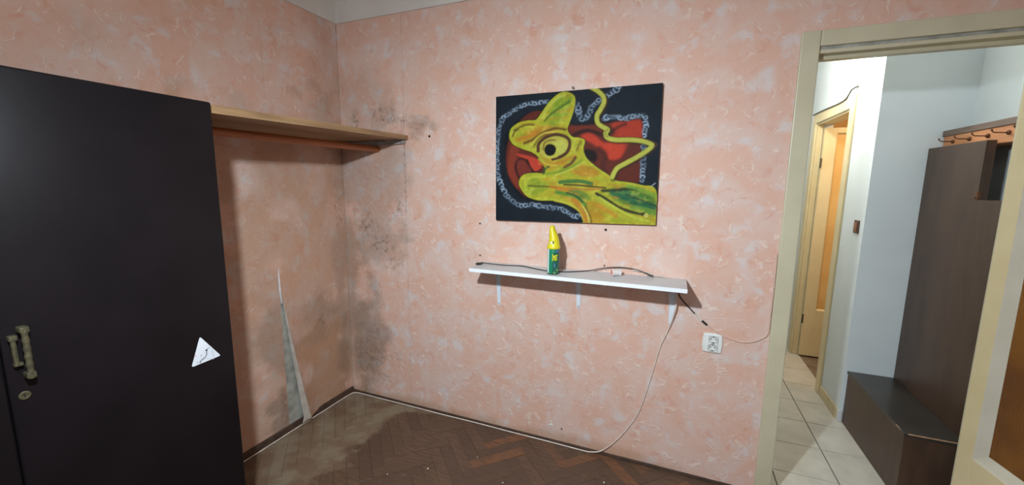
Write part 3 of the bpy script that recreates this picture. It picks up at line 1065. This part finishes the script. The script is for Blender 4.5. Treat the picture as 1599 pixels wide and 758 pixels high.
# ---------------------------------------------------------------- cables
zc = SZ + 0.0030
t = thing('black_cable', 'thin black cable with small plug lying along the white shelf', 'cable', (1.5, -0.08, SZ))
MB().tube([(1.098, -0.100, SZ + 0.012), (1.150, -0.080, zc + 0.003), (1.225, -0.068, zc), (1.310, -0.050, zc), (1.400, -0.085, zc), (1.470, -0.112, zc), (1.530, -0.112, zc), (1.597, -0.086, zc),
           (1.690, -0.030, zc + 0.004), (1.740, -0.022, SZ + 0.020), (1.786, -0.020, SZ + 0.030), (1.840, -0.018, SZ + 0.036), (1.898, -0.018, SZ + 0.034), (1.945, -0.022, SZ + 0.026), (1.976, -0.026, SZ + 0.018)], 0.0027, 8).build('cord', M['blackrub'], t, True)
mb = MB().tube([(1.974, -0.026, SZ + 0.018), (2.008, -0.033, SZ + 0.006)], 0.0042, 8, 0)
mb.build('sleeve', M['blackrub'], t, True)
mb = MB()
mb.loft([[(1.066 + a * 0.4, -0.118 + a * 0.3 + b, SZ + 0.001 + c) for b, c in ((-0.008, 0), (0.008, 0), (0.008, 0.012), (-0.008, 0.012))] for a in (0, 0.05)] +
        [[(1.098, -0.098 + b, SZ + 0.009 + c) for b, c in ((-0.004, 0), (0.004, 0), (0.004, 0.007), (-0.004, 0.007))]])
mb.build('plug', M['blackrub'], t)
for b in (-0.004, 0.004):
    MB().tube([(1.068, -0.118 + b, SZ + 0.007), (1.058, -0.124 + b, SZ + 0.007)], 0.0016, 6, 0).build('plug_pin', M['steel'], t)
MB().tube([(1.905, -0.016, SZ + 0.026), (1.960, -0.014, SZ + 0.020), (2.010, -0.010, SZ + 0.010), (2.060, -0.006, SZ + 0.003)], 0.0028, 8).build('white_wire', M['whitecab'], t, True)

yb = -0.0065
t = thing('brown_cable', 'brown cable with a white splice looping from white shelf to door frame', 'cable', (2.33, yb, 0.8))
MB().tube([(2.126, -0.045, 1.022), (2.128, -0.020, 0.985), (2.140, -0.009, 0.952), (2.170, yb, 0.918), (2.204, yb, 0.884), (2.214, yb, 0.876)], 0.0036, 8).build('cord', M['brownrub'], t, True)
MB().tube([(2.212, yb, 0.880), (2.226, yb - 0.001, 0.866), (2.244, yb - 0.001, 0.847)], 0.0052, 8, 0).build('splice', M['whitecab'], t, True)
MB().tube([(2.244, yb - 0.001, 0.847), (2.268, yb - 0.001, 0.828)], 0.0056, 8, 0).build('sleeve', M['blackrub'], t, True)
MB().tube([(2.266, yb, 0.830), (2.300, yb, 0.809), (2.339, yb, 0.784), (2.373, yb, 0.773), (2.410, yb, 0.766), (2.441, yb, 0.767), (2.475, yb, 0.778), (2.504, yb, 0.796), (2.522, yb, 0.818), (2.5275, yb, 0.850), (2.527, yb, 0.90), (2.528, yb, 0.98), (2.5285, yb, 1.07), (2.527, yb, 1.20)], 0.0036, 8).build('wire', M['pinkcab'], t, True)

t = thing('white_cable', 'long white cable hanging from the white shelf and running along the skirting', 'cable', (1.9, -0.01, 0))
fl = 0.0042
path = [(2.118, -0.050, 1.022), (2.122, -0.026, 0.965), (2.121, -0.030, 0.900), (2.104, -0.016, 0.815), (2.085, -0.008, 0.750), (2.058, -0.0065, 0.671), (2.022, -0.0065, 0.490), (1.980, -0.0065, 0.317), (1.945, -0.0065, 0.235), (1.905, -0.008, 0.165), (1.860, -0.010, 0.100), (1.822, -0.013, 0.058), (1.780, -0.016, 0.022), (1.735, -0.018, 0.008), (1.690, -0.019, fl), (1.50, -0.017, fl), (1.25, -0.018, fl), (1.0, -0.016, fl), (0.75, -0.019, fl), (0.50, -0.017, fl), (0.25, -0.018, fl), (0.10, -0.018, fl), (0.045, -0.022, fl), (0.022, -0.045, fl), (0.018, -0.10, fl), (0.019, -0.30, fl), (0.018, -0.50, fl), (0.020, -0.75, fl), (0.018, -1.0, fl), (0.018, -1.15, fl)]
MB().tube(path, 0.0036, 8, 5).build('cord', M['whitecab'], t, True)

# ---------------------------------------------------------------- double socket
t = thing('double_socket', 'white double wall socket on the pink wall right of the shelf', 'socket', (2.300, 0, 0.735))
x0, x1, z0, z1 = 2.258, 2.339, 0.694, 0.786
mb = MB()
rings = []
for dep, ins in ((0.002, 0.0), (0.008, 0.0), (0.012, 0.004)):
    ring = []
    bul = 0.004
    for (ax, az, bx_, bz) in ((x0, z0, x1, z0), (x1, z0, x1, z1), (x1, z1, x0, z1), (x0, z1, x0, z0)):
        for k in range(8):
            s = k / 8
            px, pz = ax + (bx_ - ax) * s, az + (bz - az) * s
            b_ = bul * math.sin(PI * s)
            nx, nz_ = (bz - az), -(bx_ - ax)
            L_ = math.hypot(nx, nz_)
            px += nx / L_ * b_
            pz += nz_ / L_ * b_
            mx, mz = (x0 + x1) / 2, (z0 + z1) / 2
            q = 1 - ins / 0.045
            ring.append((mx + (px - mx) * q, -dep, mz + (pz - mz) * q))
    rings.append(ring)
mb.loft(rings)
mb.build('frame', M['plastic'], t, True)
MB().box((2.279, -0.0145, 0.700), (2.321, -0.0118, 0.780), 0.006, 3).build('insert', M['plastic'], t, True)
for zc_, xc_ in ((0.760, 2.301), (0.7195, 2.299)):
    o_ = MB().lathe([(0.0185, 0.0), (0.0185, 0.0018), (0.0165, 0.0018), (0.0160, 0.0010), (0.0155, 0.0008)], (xc_, -0.0142, zc_), 'y', 28).build('outlet', M['plastic'], t, True)
    MB().tube([(xc_ + 0.0190 * math.cos(2 * PI * k / 28), -0.0150, zc_ + 0.0190 * math.sin(2 * PI * k / 28)) for k in range(29)], 0.0007, 6, 0).build('outlet_rim', M['steel'], o_, True)
    MB().tube([(xc_ + 0.0158 * math.cos(2 * PI * k / 28), -0.0158, zc_ + 0.0158 * math.sin(2 * PI * k / 28)) for k in range(29)], 0.0006, 6, 0).build('outlet_rim', M['steel'], o_, True)
    for sx_ in (-1, 1):
        MB().lathe([(0.0027, 0.0), (0.0027, 0.0012), (0.0014, 0.0013)], (xc_ + sx_ * 0.0095, -0.0150, zc_ + 0.003), 'y', 10).build('pin_hole', M['dark'], o_)
    MB().box((xc_ - 0.004, -0.0172, zc_ - 0.0170), (xc_ + 0.004, -0.0150, zc_ - 0.0120)).build('earth_clip', M['steel'], o_)
    MB().box((xc_ - 0.004, -0.0172, zc_ + 0.0125), (xc_ + 0.004, -0.0150, zc_ + 0.0165)).build('earth_clip', M['steel'], o_)

# ---------------------------------------------------------------- nail above the painting
mb = MB().tube([(1.567, 0.0, 1.989), (1.567, -0.018, 1.991)], 0.0022, 8, 0)
mb.lathe([(0.0055, 0.018), (0.006, 0.020), (0.002, 0.0215)], (1.567, 0, 1.991), 'y', 12)
o = mb.build('nail', M['steel'], None)
tag(o, 'small rusty nail in the wall just above the painting', 'nail')

# ---------------------------------------------------------------- painting
ZW, ZH = 458, 379       # half-size raster of the picture as it hangs
yy, xx = np.mgrid[0:ZH, 0:ZW].astype(float)
xx, yy = xx * 2, yy * 2
IMG = np.zeros((ZH, ZW, 3))
n_a = vnoise(xx, yy, 1 / 60, 21, 4)
n_b = vnoise(xx + yy * 0.3, yy, 1 / 25, 22, 3)
n_c = vnoise(xx * 0.25 + yy * 0.1, yy - xx * 0.08, 1 / 16, 23, 3)


def spline(pts, closed=True, k=8):
    P = [np.array(p, float) for p in pts]
    n = len(P)
    out = []
    for i in range(n if closed else n - 1):
        g = lambda j: P[j % n] if closed else P[min(max(j, 0), n - 1)]
        p0, p1, p2, p3 = g(i - 1), g(i), g(i + 1), g(i + 2)
        for q in range(k):
            t_ = q / k
            out.append(0.5 * (2 * p1 + (p2 - p0) * t_ + (2 * p0 - 5 * p1 + 4 * p2 - p3) * t_ ** 2 + (3 * p1 - p0 - 3 * p2 + p3) * t_ ** 3))
    if not closed:
        out.append(P[-1])
    return np.array(out)


def window(pts, pad):
    a = np.floor((pts.min(0) - pad) / 2).astype(int)
    b = np.ceil((pts.max(0) + pad) / 2).astype(int) + 1
    return slice(max(a[1], 0), max(min(b[1], ZH), 0)), slice(max(a[0], 0), max(min(b[0], ZW), 0))


def dist_line(pts, X, Y):
    d = np.full(X.shape, 1e9)
    for (ax, ay), (bx_, by) in zip(pts[:-1], pts[1:]):
        dx, dy = bx_ - ax, by - ay
        L2 = dx * dx + dy * dy + 1e-9
        s = np.clip(((X - ax) * dx + (Y - ay) * dy) / L2, 0, 1)
        d = np.minimum(d, (X - ax - s * dx) ** 2 + (Y - ay - s * dy) ** 2)
    return np.sqrt(d)


def put(sl, al, col):
    c = lin(col) if not (isinstance(col, np.ndarray) and col.ndim == 3) else col
    IMG[sl] = IMG[sl] * (1 - al[..., None]) + c * al[..., None]


def stroke(pts, wid, col, alpha=1.0, soft=3.0, smooth=True):
    p = spline(pts, False, 6) if smooth and len(pts) > 2 else np.array(pts, float)
    sl = window(p, wid + soft + 2)
    d = dist_line(p, xx[sl], yy[sl])
    put(sl, alpha * sstep(wid / 2 + soft, wid / 2 - soft * 0.3, d), col)


def poly_mask(pts, soft=2.0):
    p = spline(pts, True, 6)
    sl = window(p, soft + 4)
    X, Y = xx[sl], yy[sl]
    ins = np.zeros(X.shape, bool)
    for (ax, ay), (bx_, by) in zip(p, np.roll(p, -1, 0)):
        if ay == by:
            continue
        c = ((ay > Y) != (by > Y)) & (X < (bx_ - ax) * (Y - ay) / (by - ay) + ax)
        ins ^= c
    d = dist_line(np.vstack([p, p[:1]]), X, Y)
    sd = np.where(ins, d, -d)
    return sl, sstep(-soft, soft, sd), sd


def fill(pts, col, alpha=1.0, soft=2.0):
    sl, m, sd = poly_mask(pts, soft)
    put(sl, m * alpha, col)
    return sl, m, sd


def paint_picture():
    IMG[:] = lin((25, 33, 42)) * (0.75 + 0.5 * n_a[..., None])
    # dark halo and red field
    fill([(92, 330), (112, 270), (190, 200), (300, 175), (420, 235), (560, 225), (772, 214), (772, 330), (768, 530), (600, 545), (300, 620), (180, 600), (112, 500)], (18, 22, 26), 0.9, 10)
    fill([(108, 340), (124, 300), (180, 215), (250, 178), (330, 200), (420, 245), (560, 240), (690, 226), (765, 222), (768, 300), (764, 420), (756, 525), (600, 530), (400, 560), (230, 600), (160, 560), (112, 480), (100, 410)], (98, 42, 30), 1, 6)
    fill([(112, 400), (130, 340), (165, 350), (150, 430), (160, 500), (190, 560), (150, 545), (112, 480)], (140, 58, 40), 0.8, 10)
    fill([(620, 240), (690, 228), (764, 224), (768, 320), (700, 325), (610, 318), (640, 280)], (176, 58, 38), 0.95, 12)
    fill([(470, 300), (520, 285), (580, 330), (640, 330), (700, 335), (680, 380), (655, 410), (610, 412), (580, 370), (520, 335)], (188, 62, 42), 1, 9)
    fill([(600, 330), (690, 332), (670, 385), (640, 405), (605, 400)], (196, 66, 42), 0.8, 14)
    fill([(690, 340), (760, 335), (765, 420), (740, 440), (700, 400)], (96, 44, 34), 0.7, 14)
    stroke([(405, 262), (470, 262), (540, 262), (585, 280), (610, 262)], 12, (110, 46, 32), 0.9, 8)
    stroke([(425, 300), (455, 285), (500, 272), (550, 284), (590, 300)], 14, (46, 26, 24), 0.85, 7)
    stroke([(600, 300), (640, 262), (690, 240)], 10, (60, 30, 26), 0.7, 9)
    fill([(478, 372), (500, 362), (535, 370), (550, 395), (540, 425), (510, 420), (485, 402)], (22, 18, 18), 0.95, 10)
    stroke([(560, 360), (590, 395), (575, 440), (585, 470)], 16, (70, 32, 28), 0.6, 14)
    # left drop and coil
    stroke([(205, 470), (232, 480), (215, 440), (195, 410), (165, 415), (148, 440), (155, 480), (170, 510)], 9, (44, 26, 26), 0.9, 5)
    fill([(155, 425), (180, 415), (205, 440), (225, 478), (175, 500), (158, 470)], (120, 50, 40), 0.9, 8)
    fill([(150, 385), (195, 392), (240, 405), (272, 430), (268, 462), (245, 472), (222, 455), (205, 415), (170, 400)], (190, 66, 46), 1, 5)
    stroke([(205, 415), (222, 452), (245, 474), (272, 462)], 5, (50, 28, 26), 0.9, 4)

    # chain of pale curls
    def curls(path, n, rad, seed, alpha=0.75):
        r_ = np.random.default_rng(seed)
        p = spline(path, False, 12)
        seg = np.r_[0, np.cumsum(np.linalg.norm(np.diff(p, axis=0), axis=1))]
        tt = np.linspace(0, seg[-1], n)
        qx, qy = np.interp(tt, seg, p[:, 0]), np.interp(tt, seg, p[:, 1])
        stroke(path, rad * 1.7, (52, 66, 80), 0.75, 6)
        for x, y in zip(qx, qy):
            a0 = r_.random() * 6.28
            rr, r3 = rad * (0.55 + 0.5 * r_.random()), 0.6 + 0.4 * r_.random()
            an = a0 + np.linspace(0, 4.4, 9)
            x, y = x + r_.normal() * 2.5, y + r_.normal() * 2.5
            v = 135 + 75 * r_.random()
            stroke(np.stack([x + rr * np.cos(an), y + rr * r3 * np.sin(an)], 1), 3.0 + 2 * r_.random(), (v * 0.86, v * 0.97, v * 1.08), alpha * (0.6 + 0.4 * r_.random()), 2.0, False)
    curls([(305, 133), (240, 140), (180, 150), (130, 180), (92, 210), (70, 248), (62, 300), (56, 350), (58, 440), (68, 510), (92, 565), (128, 610), (170, 632), (240, 636), (310, 645), (380, 656), (432, 688), (468, 688)], 62, 12, 3)
    curls([(445, 145), (458, 180), (470, 215), (500, 205), (520, 160), (555, 130), (600, 100), (655, 62)], 18, 15, 4)
    curls([(585, 212), (640, 208), (700, 212), (750, 200), (785, 205), (788, 250), (783, 295)], 22, 14, 5)
    curls([(780, 335), (778, 400), (772, 460), (770, 520)], 11, 14, 6)

    # the creature: one closed outline
    body = [(116, 292), (126, 262), (160, 236), (205, 224), (246, 221), (272, 190), (305, 142), (345, 102), (385, 84), (425, 94), (441, 122), (432, 178), (412, 236), (402, 268), (425, 302), (462, 308), (488, 322), (481, 365), (498, 408), (548, 452), (602, 488), (640, 516), (700, 525), (770, 540), (838, 566), (838, 742), (700, 742), (490, 730), (480, 712), (458, 668), (405, 634), (340, 614), (262, 611), (205, 592), (170, 548), (165, 515), (188, 486), (238, 478), (285, 480), (292, 458), (268, 412), (232, 380), (180, 362), (138, 342), (119, 316)]
    sl, m, sd = poly_mask(body, 2.0)
    X, Y = xx[sl], yy[sl]
    yel, org, grn, dkg = lin((176, 172, 46)), lin((186, 132, 40)), lin((128, 158, 44)), lin((52, 112, 52))
    col = np.broadcast_to(yel, X.shape + (3,)).copy()

    def mixin(mask, c):
        nonlocal col
        mask = np.clip(mask, 0, 1)[..., None]
        col = col * (1 - mask) + c * mask
    ell = lambda cx_, cy_, rx, ry, rot=0.0: ((((X - cx_) * math.cos(rot) + (Y - cy_) * math.sin(rot)) / rx) ** 2 + ((-(X - cx_) * math.sin(rot) + (Y - cy_) * math.cos(rot)) / ry) ** 2)
    mixin(sstep(1.2, 0.4, ell(370, 160, 45, 110, 0.55)) * 0.85, grn)
    mixin(sstep(1.2, 0.3, ell(270, 280, 110, 30, -0.25)) * 0.8, org)
    mixin(sstep(1.2, 0.3, ell(210, 312, 60, 24, -0.2)) * 0.6, org)
    mixin(sstep(1.2, 0.5, ell(330, 420, 75, 40, -0.1)) * 0.5, org)
    mixin(sstep(1.2, 0.3, ell(490, 470, 80, 34, 0.1)) * 0.85, org)
    mixin(sstep(1.2, 0.3, ell(235, 545, 65, 50)) * 0.6, grn)
    mixin(sstep(1.2, 0.4, ell(420, 590, 100, 30, 0.5)) * 0.85, org)
    mixin(sstep(1.2, 0.4, ell(530, 680, 70, 60, 0.9)) * 0.7, org)
    mixin(sstep(1.2, 0.4, ell(460, 580, 70, 22, 0.45)) * 0.7, dkg)
    mixin(sstep(1.2, 0.3, ell(720, 600, 130, 50, 0.25)) * 0.9, dkg)
    mixin(sstep(1.1, 0.4, ell(700, 590, 60, 24, 0.5)) * 0.5, lin((30, 110, 90)))
    mixin(sstep(1.1, 0.3, ell(800, 640, 60, 60)) * 0.7, dkg)
    mixin(sstep(0.56, 0.75, n_c[sl]) * 0.5, org)
    mixin(sstep(0.44, 0.28, n_c[sl]) * 0.35, grn)
    mixin(sstep(0.55, 0.75, n_b[sl]) * 0.25, lin((206, 200, 90)))
    mixin(sstep(16, 4, sd) * 0.7, lin((176, 184, 50)))
    col *= (0.86 + 0.28 * n_b[sl])[..., None]
    put(sl, sstep(-9, 0, sd) * 0.6, (40, 34, 20))
    put(sl, m, col)

    S_ = stroke
    # horn and brow
    S_([(290, 225), (320, 195), (360, 165), (412, 130)], 8, (70, 104, 34), 0.8, 6)
    S_([(285, 215), (300, 170), (345, 120), (388, 100)], 7, (196, 204, 84), 0.6, 6)
    S_([(140, 272), (165, 258), (200, 245), (235, 245)], 7, (92, 84, 30), 0.8, 4)
    S_([(133, 300), (142, 280), (160, 268)], 6, (86, 66, 30), 0.8, 4)
    S_([(190, 335), (230, 318), (262, 296), (300, 275), (345, 262), (392, 268)], 9, (96, 70, 28), 0.85, 5)
    S_([(150, 320), (200, 305), (250, 285)], 9, (190, 116, 36), 0.6, 6)
    S_([(225, 345), (250, 310), (290, 285), (340, 278)], 5, (206, 196, 80), 0.7, 4)
    S_([(238, 350), (262, 312), (300, 292)], 5, (88, 56, 30), 0.7, 4)
    # eye
    fill([(262, 360), (275, 322), (318, 300), (365, 302), (405, 318), (412, 345), (398, 382), (360, 405), (305, 410), (272, 392)], (182, 176, 70), 1, 3)
    S_([(258, 372), (262, 335), (300, 304), (350, 292), (398, 306), (414, 335), (402, 375), (372, 398), (330, 412)], 13, (82, 54, 34), 1, 4)
    S_([(282, 365), (292, 330), (330, 318), (350, 330)], 6, (120, 84, 40), 0.8, 5)
    fill([(330, 330), (372, 318), (396, 335), (392, 368), (360, 392), (340, 388), (352, 360)], (190, 190, 84), 0.9, 5)
    fill([(288, 366), (298, 344), (318, 338), (338, 346), (346, 366), (336, 388), (316, 396), (296, 388)], (14, 16, 16), 1, 3)
    S_([(290, 392), (318, 404), (350, 398)], 6, (196, 190, 70), 0.9, 3)
    S_([(270, 430), (310, 440), (360, 432), (410, 410), (440, 398)], 12, (186, 124, 38), 0.7, 8)
    S_([(262, 412), (300, 436), (350, 442)], 6, (206, 196, 70), 0.6, 5)
    S_([(388, 452), (420, 432), (442, 404)], 11, (102, 62, 42), 0.9, 6)
    S_([(448, 370), (458, 345), (468, 325)], 8, (110, 74, 34), 0.6, 6)
    S_([(440, 320), (430, 345), (438, 380)], 12, (186, 188, 70), 0.6, 7)
    S_([(286, 482), (292, 460), (310, 448)], 8, (48, 88, 40), 0.8, 5)
    S_([(300, 482), (350, 476), (420, 452), (470, 420)], 10, (120, 150, 44), 0.8, 6)
    S_([(340, 490), (400, 470), (460, 440)], 5, (204, 200, 80), 0.6, 4)
    # mouth and lip
    S_([(210, 540), (260, 543), (310, 545), (350, 552)], 6, (96, 96, 34), 0.9, 4)
    S_([(200, 560), (195, 525), (225, 500), (290, 498)], 10, (188, 196, 62), 0.7, 6)
    S_([(320, 545), (370, 552), (430, 556)], 9, (200, 120, 40), 0.7, 5)
    S_([(365, 524), (410, 520), (470, 520), (520, 532)], 14, (52, 112, 58), 0.9, 6)
    S_([(385, 536), (440, 538), (520, 545), (590, 552)], 6, (60, 48, 30), 0.85, 4)
    S_([(420, 552), (500, 560), (570, 556)], 8, (176, 120, 50), 0.7, 5)
    S_([(350, 572), (400, 582), (450, 598), (490, 632)], 13, (70, 136, 52), 0.85, 6)
    S_([(400, 575), (445, 592), (478, 622)], 5, (30, 66, 50), 0.8, 4)
    S_([(340, 612), (410, 630), (460, 662), (486, 716)], 7, (200, 190, 66), 0.8, 4)
    S_([(430, 610), (465, 650), (490, 700), (500, 730)], 16, (192, 128, 44), 0.8, 8)
    S_([(490, 640), (515, 690), (520, 725)], 4, (84, 72, 34), 0.8, 3)
    S_([(478, 640), (500, 680), (508, 722)], 4, (208, 204, 110), 0.8, 3)
    # back stripes
    S_([(575, 566), (640, 564), (690, 558), (740, 560)], 11, (44, 50, 36), 0.9, 6)
    S_([(620, 575), (680, 600), (740, 628), (800, 640), (834, 652)], 16, (30, 96, 66), 0.8, 9)
    S_([(690, 585), (760, 612), (836, 640)], 8, (36, 64, 58), 0.7, 6)
    S_([(700, 545), (760, 560), (834, 590)], 14, (110, 156, 60), 0.7, 8)
    S_([(545, 580), (600, 612), (650, 645), (710, 668), (785, 684)], 12, (52, 52, 34), 0.95, 5)
    S_([(560, 600), (610, 632), (670, 668), (740, 700), (800, 716)], 9, (188, 200, 70), 0.85, 5)
    S_([(535, 592), (580, 630), (640, 676), (700, 706), (790, 730)], 12, (176, 176, 56), 0.8, 7)
    S_([(560, 640), (610, 670), (640, 690)], 14, (196, 140, 46), 0.8, 9)
    S_([(640, 620), (700, 650), (760, 672)], 6, (150, 176, 66), 0.7, 4)
    S_([(720, 650), (780, 655), (834, 680)], 12, (90, 146, 60), 0.7, 8)
    S_([(782, 688), (790, 680), (796, 690), (786, 694)], 7, (216, 212, 110), 0.9, 3)
    S_([(815, 545), (835, 530)], 3, (180, 190, 195), 0.8, 2)

    # whisker with a brown rim
    wk = [(520, 62), (552, 80), (578, 106), (582, 135), (565, 170), (548, 200), (552, 236), (578, 256), (600, 268), (590, 288), (600, 308), (640, 318), (710, 318), (770, 324), (812, 338), (818, 350), (790, 374), (740, 405), (690, 432), (645, 458), (622, 500)]
    S_([(p[0] + 6, p[1] + 3) for p in wk], 30, (58, 42, 28), 0.75, 8)
    fill([(800, 322), (842, 334), (846, 346), (815, 366)], (84, 58, 48), 0.8, 5)
    S_(wk, 21, (172, 174, 64), 1, 3)
    S_(wk, 8, (194, 194, 92), 0.6, 5)
    S_([(600, 268), (588, 288), (600, 306)], 6, (120, 112, 44), 0.5, 4)


paint_picture()
IMG *= 0.86
# homography canvas (u right, v up) -> raster
src = [(0, 1), (1, 1), (1, 0), (0, 0)]
dst = [(50, 110), (875, 38), (835, 735), (52, 705)]
A, b_ = [], []
for (u, v), (x, y) in zip(src, dst):
    A += [[u, v, 1, 0, 0, 0, -u * x, -v * x], [0, 0, 0, u, v, 1, -u * y, -v * y]]
    b_ += [x, y]
hm = np.append(np.linalg.solve(np.array(A, float), np.array(b_, float)), 1).reshape(3, 3)
nu, nv = 420, 326
uu, vv = np.meshgrid(np.linspace(0, 1, nu), np.linspace(0, 1, nv))
q = np.stack([uu, vv, np.ones_like(uu)], -1) @ hm.T
qx, qy = q[..., 0] / q[..., 2] / 2, q[..., 1] / q[..., 2] / 2
qx, qy = np.clip(qx, 1, ZW - 2.01), np.clip(qy, 1, ZH - 2.01)
xi, yi = qx.astype(int), qy.astype(int)
fx, fy = (qx - xi)[..., None], (qy - yi)[..., None]
colr = (IMG[yi, xi] * (1 - fx) + IMG[yi, xi + 1] * fx) * (1 - fy) + (IMG[yi + 1, xi] * (1 - fx) + IMG[yi + 1, xi + 1] * fx) * fy
# canvas corners (it hangs a touch out of square)
TL, TR, BR, BL = [np.array(p) for p in ((1.140, -0.025, 1.974), (1.999, -0.025, 1.978), (2.004, -0.025, 1.308), (1.142, -0.025, 1.296))]
P = (BL[None, None] * (1 - uu)[..., None] + BR[None, None] * uu[..., None]) * (1 - vv)[..., None] + (TL[None, None] * (1 - uu)[..., None] + TR[None, None] * uu[..., None]) * vv[..., None]
lum = colr.sum(-1)
P[..., 1] -= np.clip(lum, 0, 1) * 0.0008
t = thing('painting', 'unframed canvas painting of a yellow green creature on red and black', 'painting', (1.57, -0.012, 1.30))
add('painted_front', grid_mesh('painted_front', P, cols=colr), M['paint'], t)
MB().prism([TL, TR, BR, BL], (0, 0.018, 0)).build('canvas_edge', M['canvasedge'], t)

# ---------------------------------------------------------------- hall bench, coat rack, switch, cable
t = thing('hall_bench', 'dark walnut hall bench with tall back panel seen through the doorway', 'bench', (3.30, 0.57, 0))
MB().box((3.168, 0.226, 0.0), (3.392, 0.922, 0.328), 0.003).build('seat_box', M['walnut'], t)
MB().box((3.163, 0.221, 0.329), (3.392, 0.924, 0.347), 0.003).build('seat_lid', M['walnutlid'], t)
MB().box((3.1615, 0.250, 0.3435), (3.165, 0.300, 0.3478), 0.0008).box((3.178, 0.2195, 0.3420), (3.385, 0.2225, 0.3478), 0.0008).build('lid_wear', M['worn'], t)['label'] = 'pale worn edge of the lid'
MB().prism([(3.393, 0.20, 0.0), (3.393, 0.924, 0.0), (3.393, 0.924, 1.722), (3.393, 0.455, 1.722), (3.393, 0.455, 1.449), (3.393, 0.20, 1.449)], (0.035, 0, 0)).build('back_panel', M['walnut'], t)
MB().box((3.388, 0.448, 1.452), (3.400, 0.456, 1.486), 0.001).box((3.384, 0.456, 1.455), (3.393, 0.486, 1.462), 0.001).box((3.386, 0.452, 1.478), (3.393, 0.470, 1.484), 0.001).build('latch', M['bronze'], t)

t = thing('coat_rack', 'orange wooden coat rack with dark top and bronze hooks on the hall wall', 'coat rack', (3.51, 0.6, 1.70))
MB().box((3.443, 0.20, 1.785), (RX - 0.001, 0.926, 1.816), 0.002).build('top_board', M['racktop'], t)
MB().box((3.450, 0.20, 1.708), (3.466, 0.922, 1.785), 0.002).build('hook_board', M['rackwood'], t)
MB().box((3.466, 0.20, 1.708), (RX - 0.001, 0.922, 1.724)).build('bottom_board', M['rackwood'], t)
for k in range(5):
    y = 0.832 - 0.134 * k
    mb = MB()
    mb.lathe([(0.010, 0.0), (0.011, -0.004), (0.006, -0.010)], (3.450, y, 1.751), 'x', 14)
    mb.tube([(3.448, y, 1.751), (3.420, y, 1.752), (3.398, y, 1.754), (3.390, y, 1.762)], 0.0026, 8, 5)
    mb.lathe([(0.001, -0.005), (0.0042, -0.002), (0.0042, 0.002), (0.001, 0.005)], (3.390, y, 1.764), 'z', 10)
    mb.build('hook', M['bronze'], t, True)

t = thing('light_switch', 'small brown light switch on the white hall wall', 'switch', (HX, 1.026, 1.257))
MB().box((HX - 0.008, 0.990, 1.216), (HX, 1.058, 1.298), 0.002).build('plate', M['switchdark'], t)
MB().box((HX - 0.012, 1.000, 1.226), (HX - 0.0075, 1.048, 1.284), 0.002).build('rocker', M['switchbrown'], t)

mb = MB().tube([(HX - 0.018, 2.17, 2.112), (HX - 0.018, 1.95, 2.110), (HX - 0.018, 1.72, 2.104), (HX - 0.018, 1.58, 2.100), (HX - 0.018, 1.46, 2.104), (HX - 0.018, 1.41, 2.116), (HX - 0.017, 1.38, 2.136), (HX - 0.016, 1.355, 2.150), (HX - 0.010, 1.32, 2.157), (HX - 0.006, 1.28, 2.158)], 0.0055, 8, 5)
o = mb.build('hall_cable', M['steel'], None, True)
tag(o, 'grey cable drooping along the top of the far door frame', 'cable')

# ---------------------------------------------------------------- crumbs of plaster on the parquet
for i, (x, y, s) in enumerate(((0.960, -0.484, 0.0045), (1.367, -0.423, 0.0035), (1.840, -0.223, 0.0048), (1.16, -0.30, 0.003), (0.79, -0.60, 0.003))):
    mb = MB()
    mb.lathe([(s * 0.5, 0), (s, s * 0.5), (s * 0.8, s * 1.1), (s * 0.2, s * 1.4)], (x, y, 0.0), 'z', 7)
    for v in mb.bm.verts:
        v.co += Vector((rng.normal(), rng.normal(), 0)) * s * 0.15
    o = mb.build('plaster_crumb', M['crumb'], None)
    tag(o, 'tiny white plaster crumb lying on the brown parquet', 'crumb', 'plaster crumbs on the parquet')
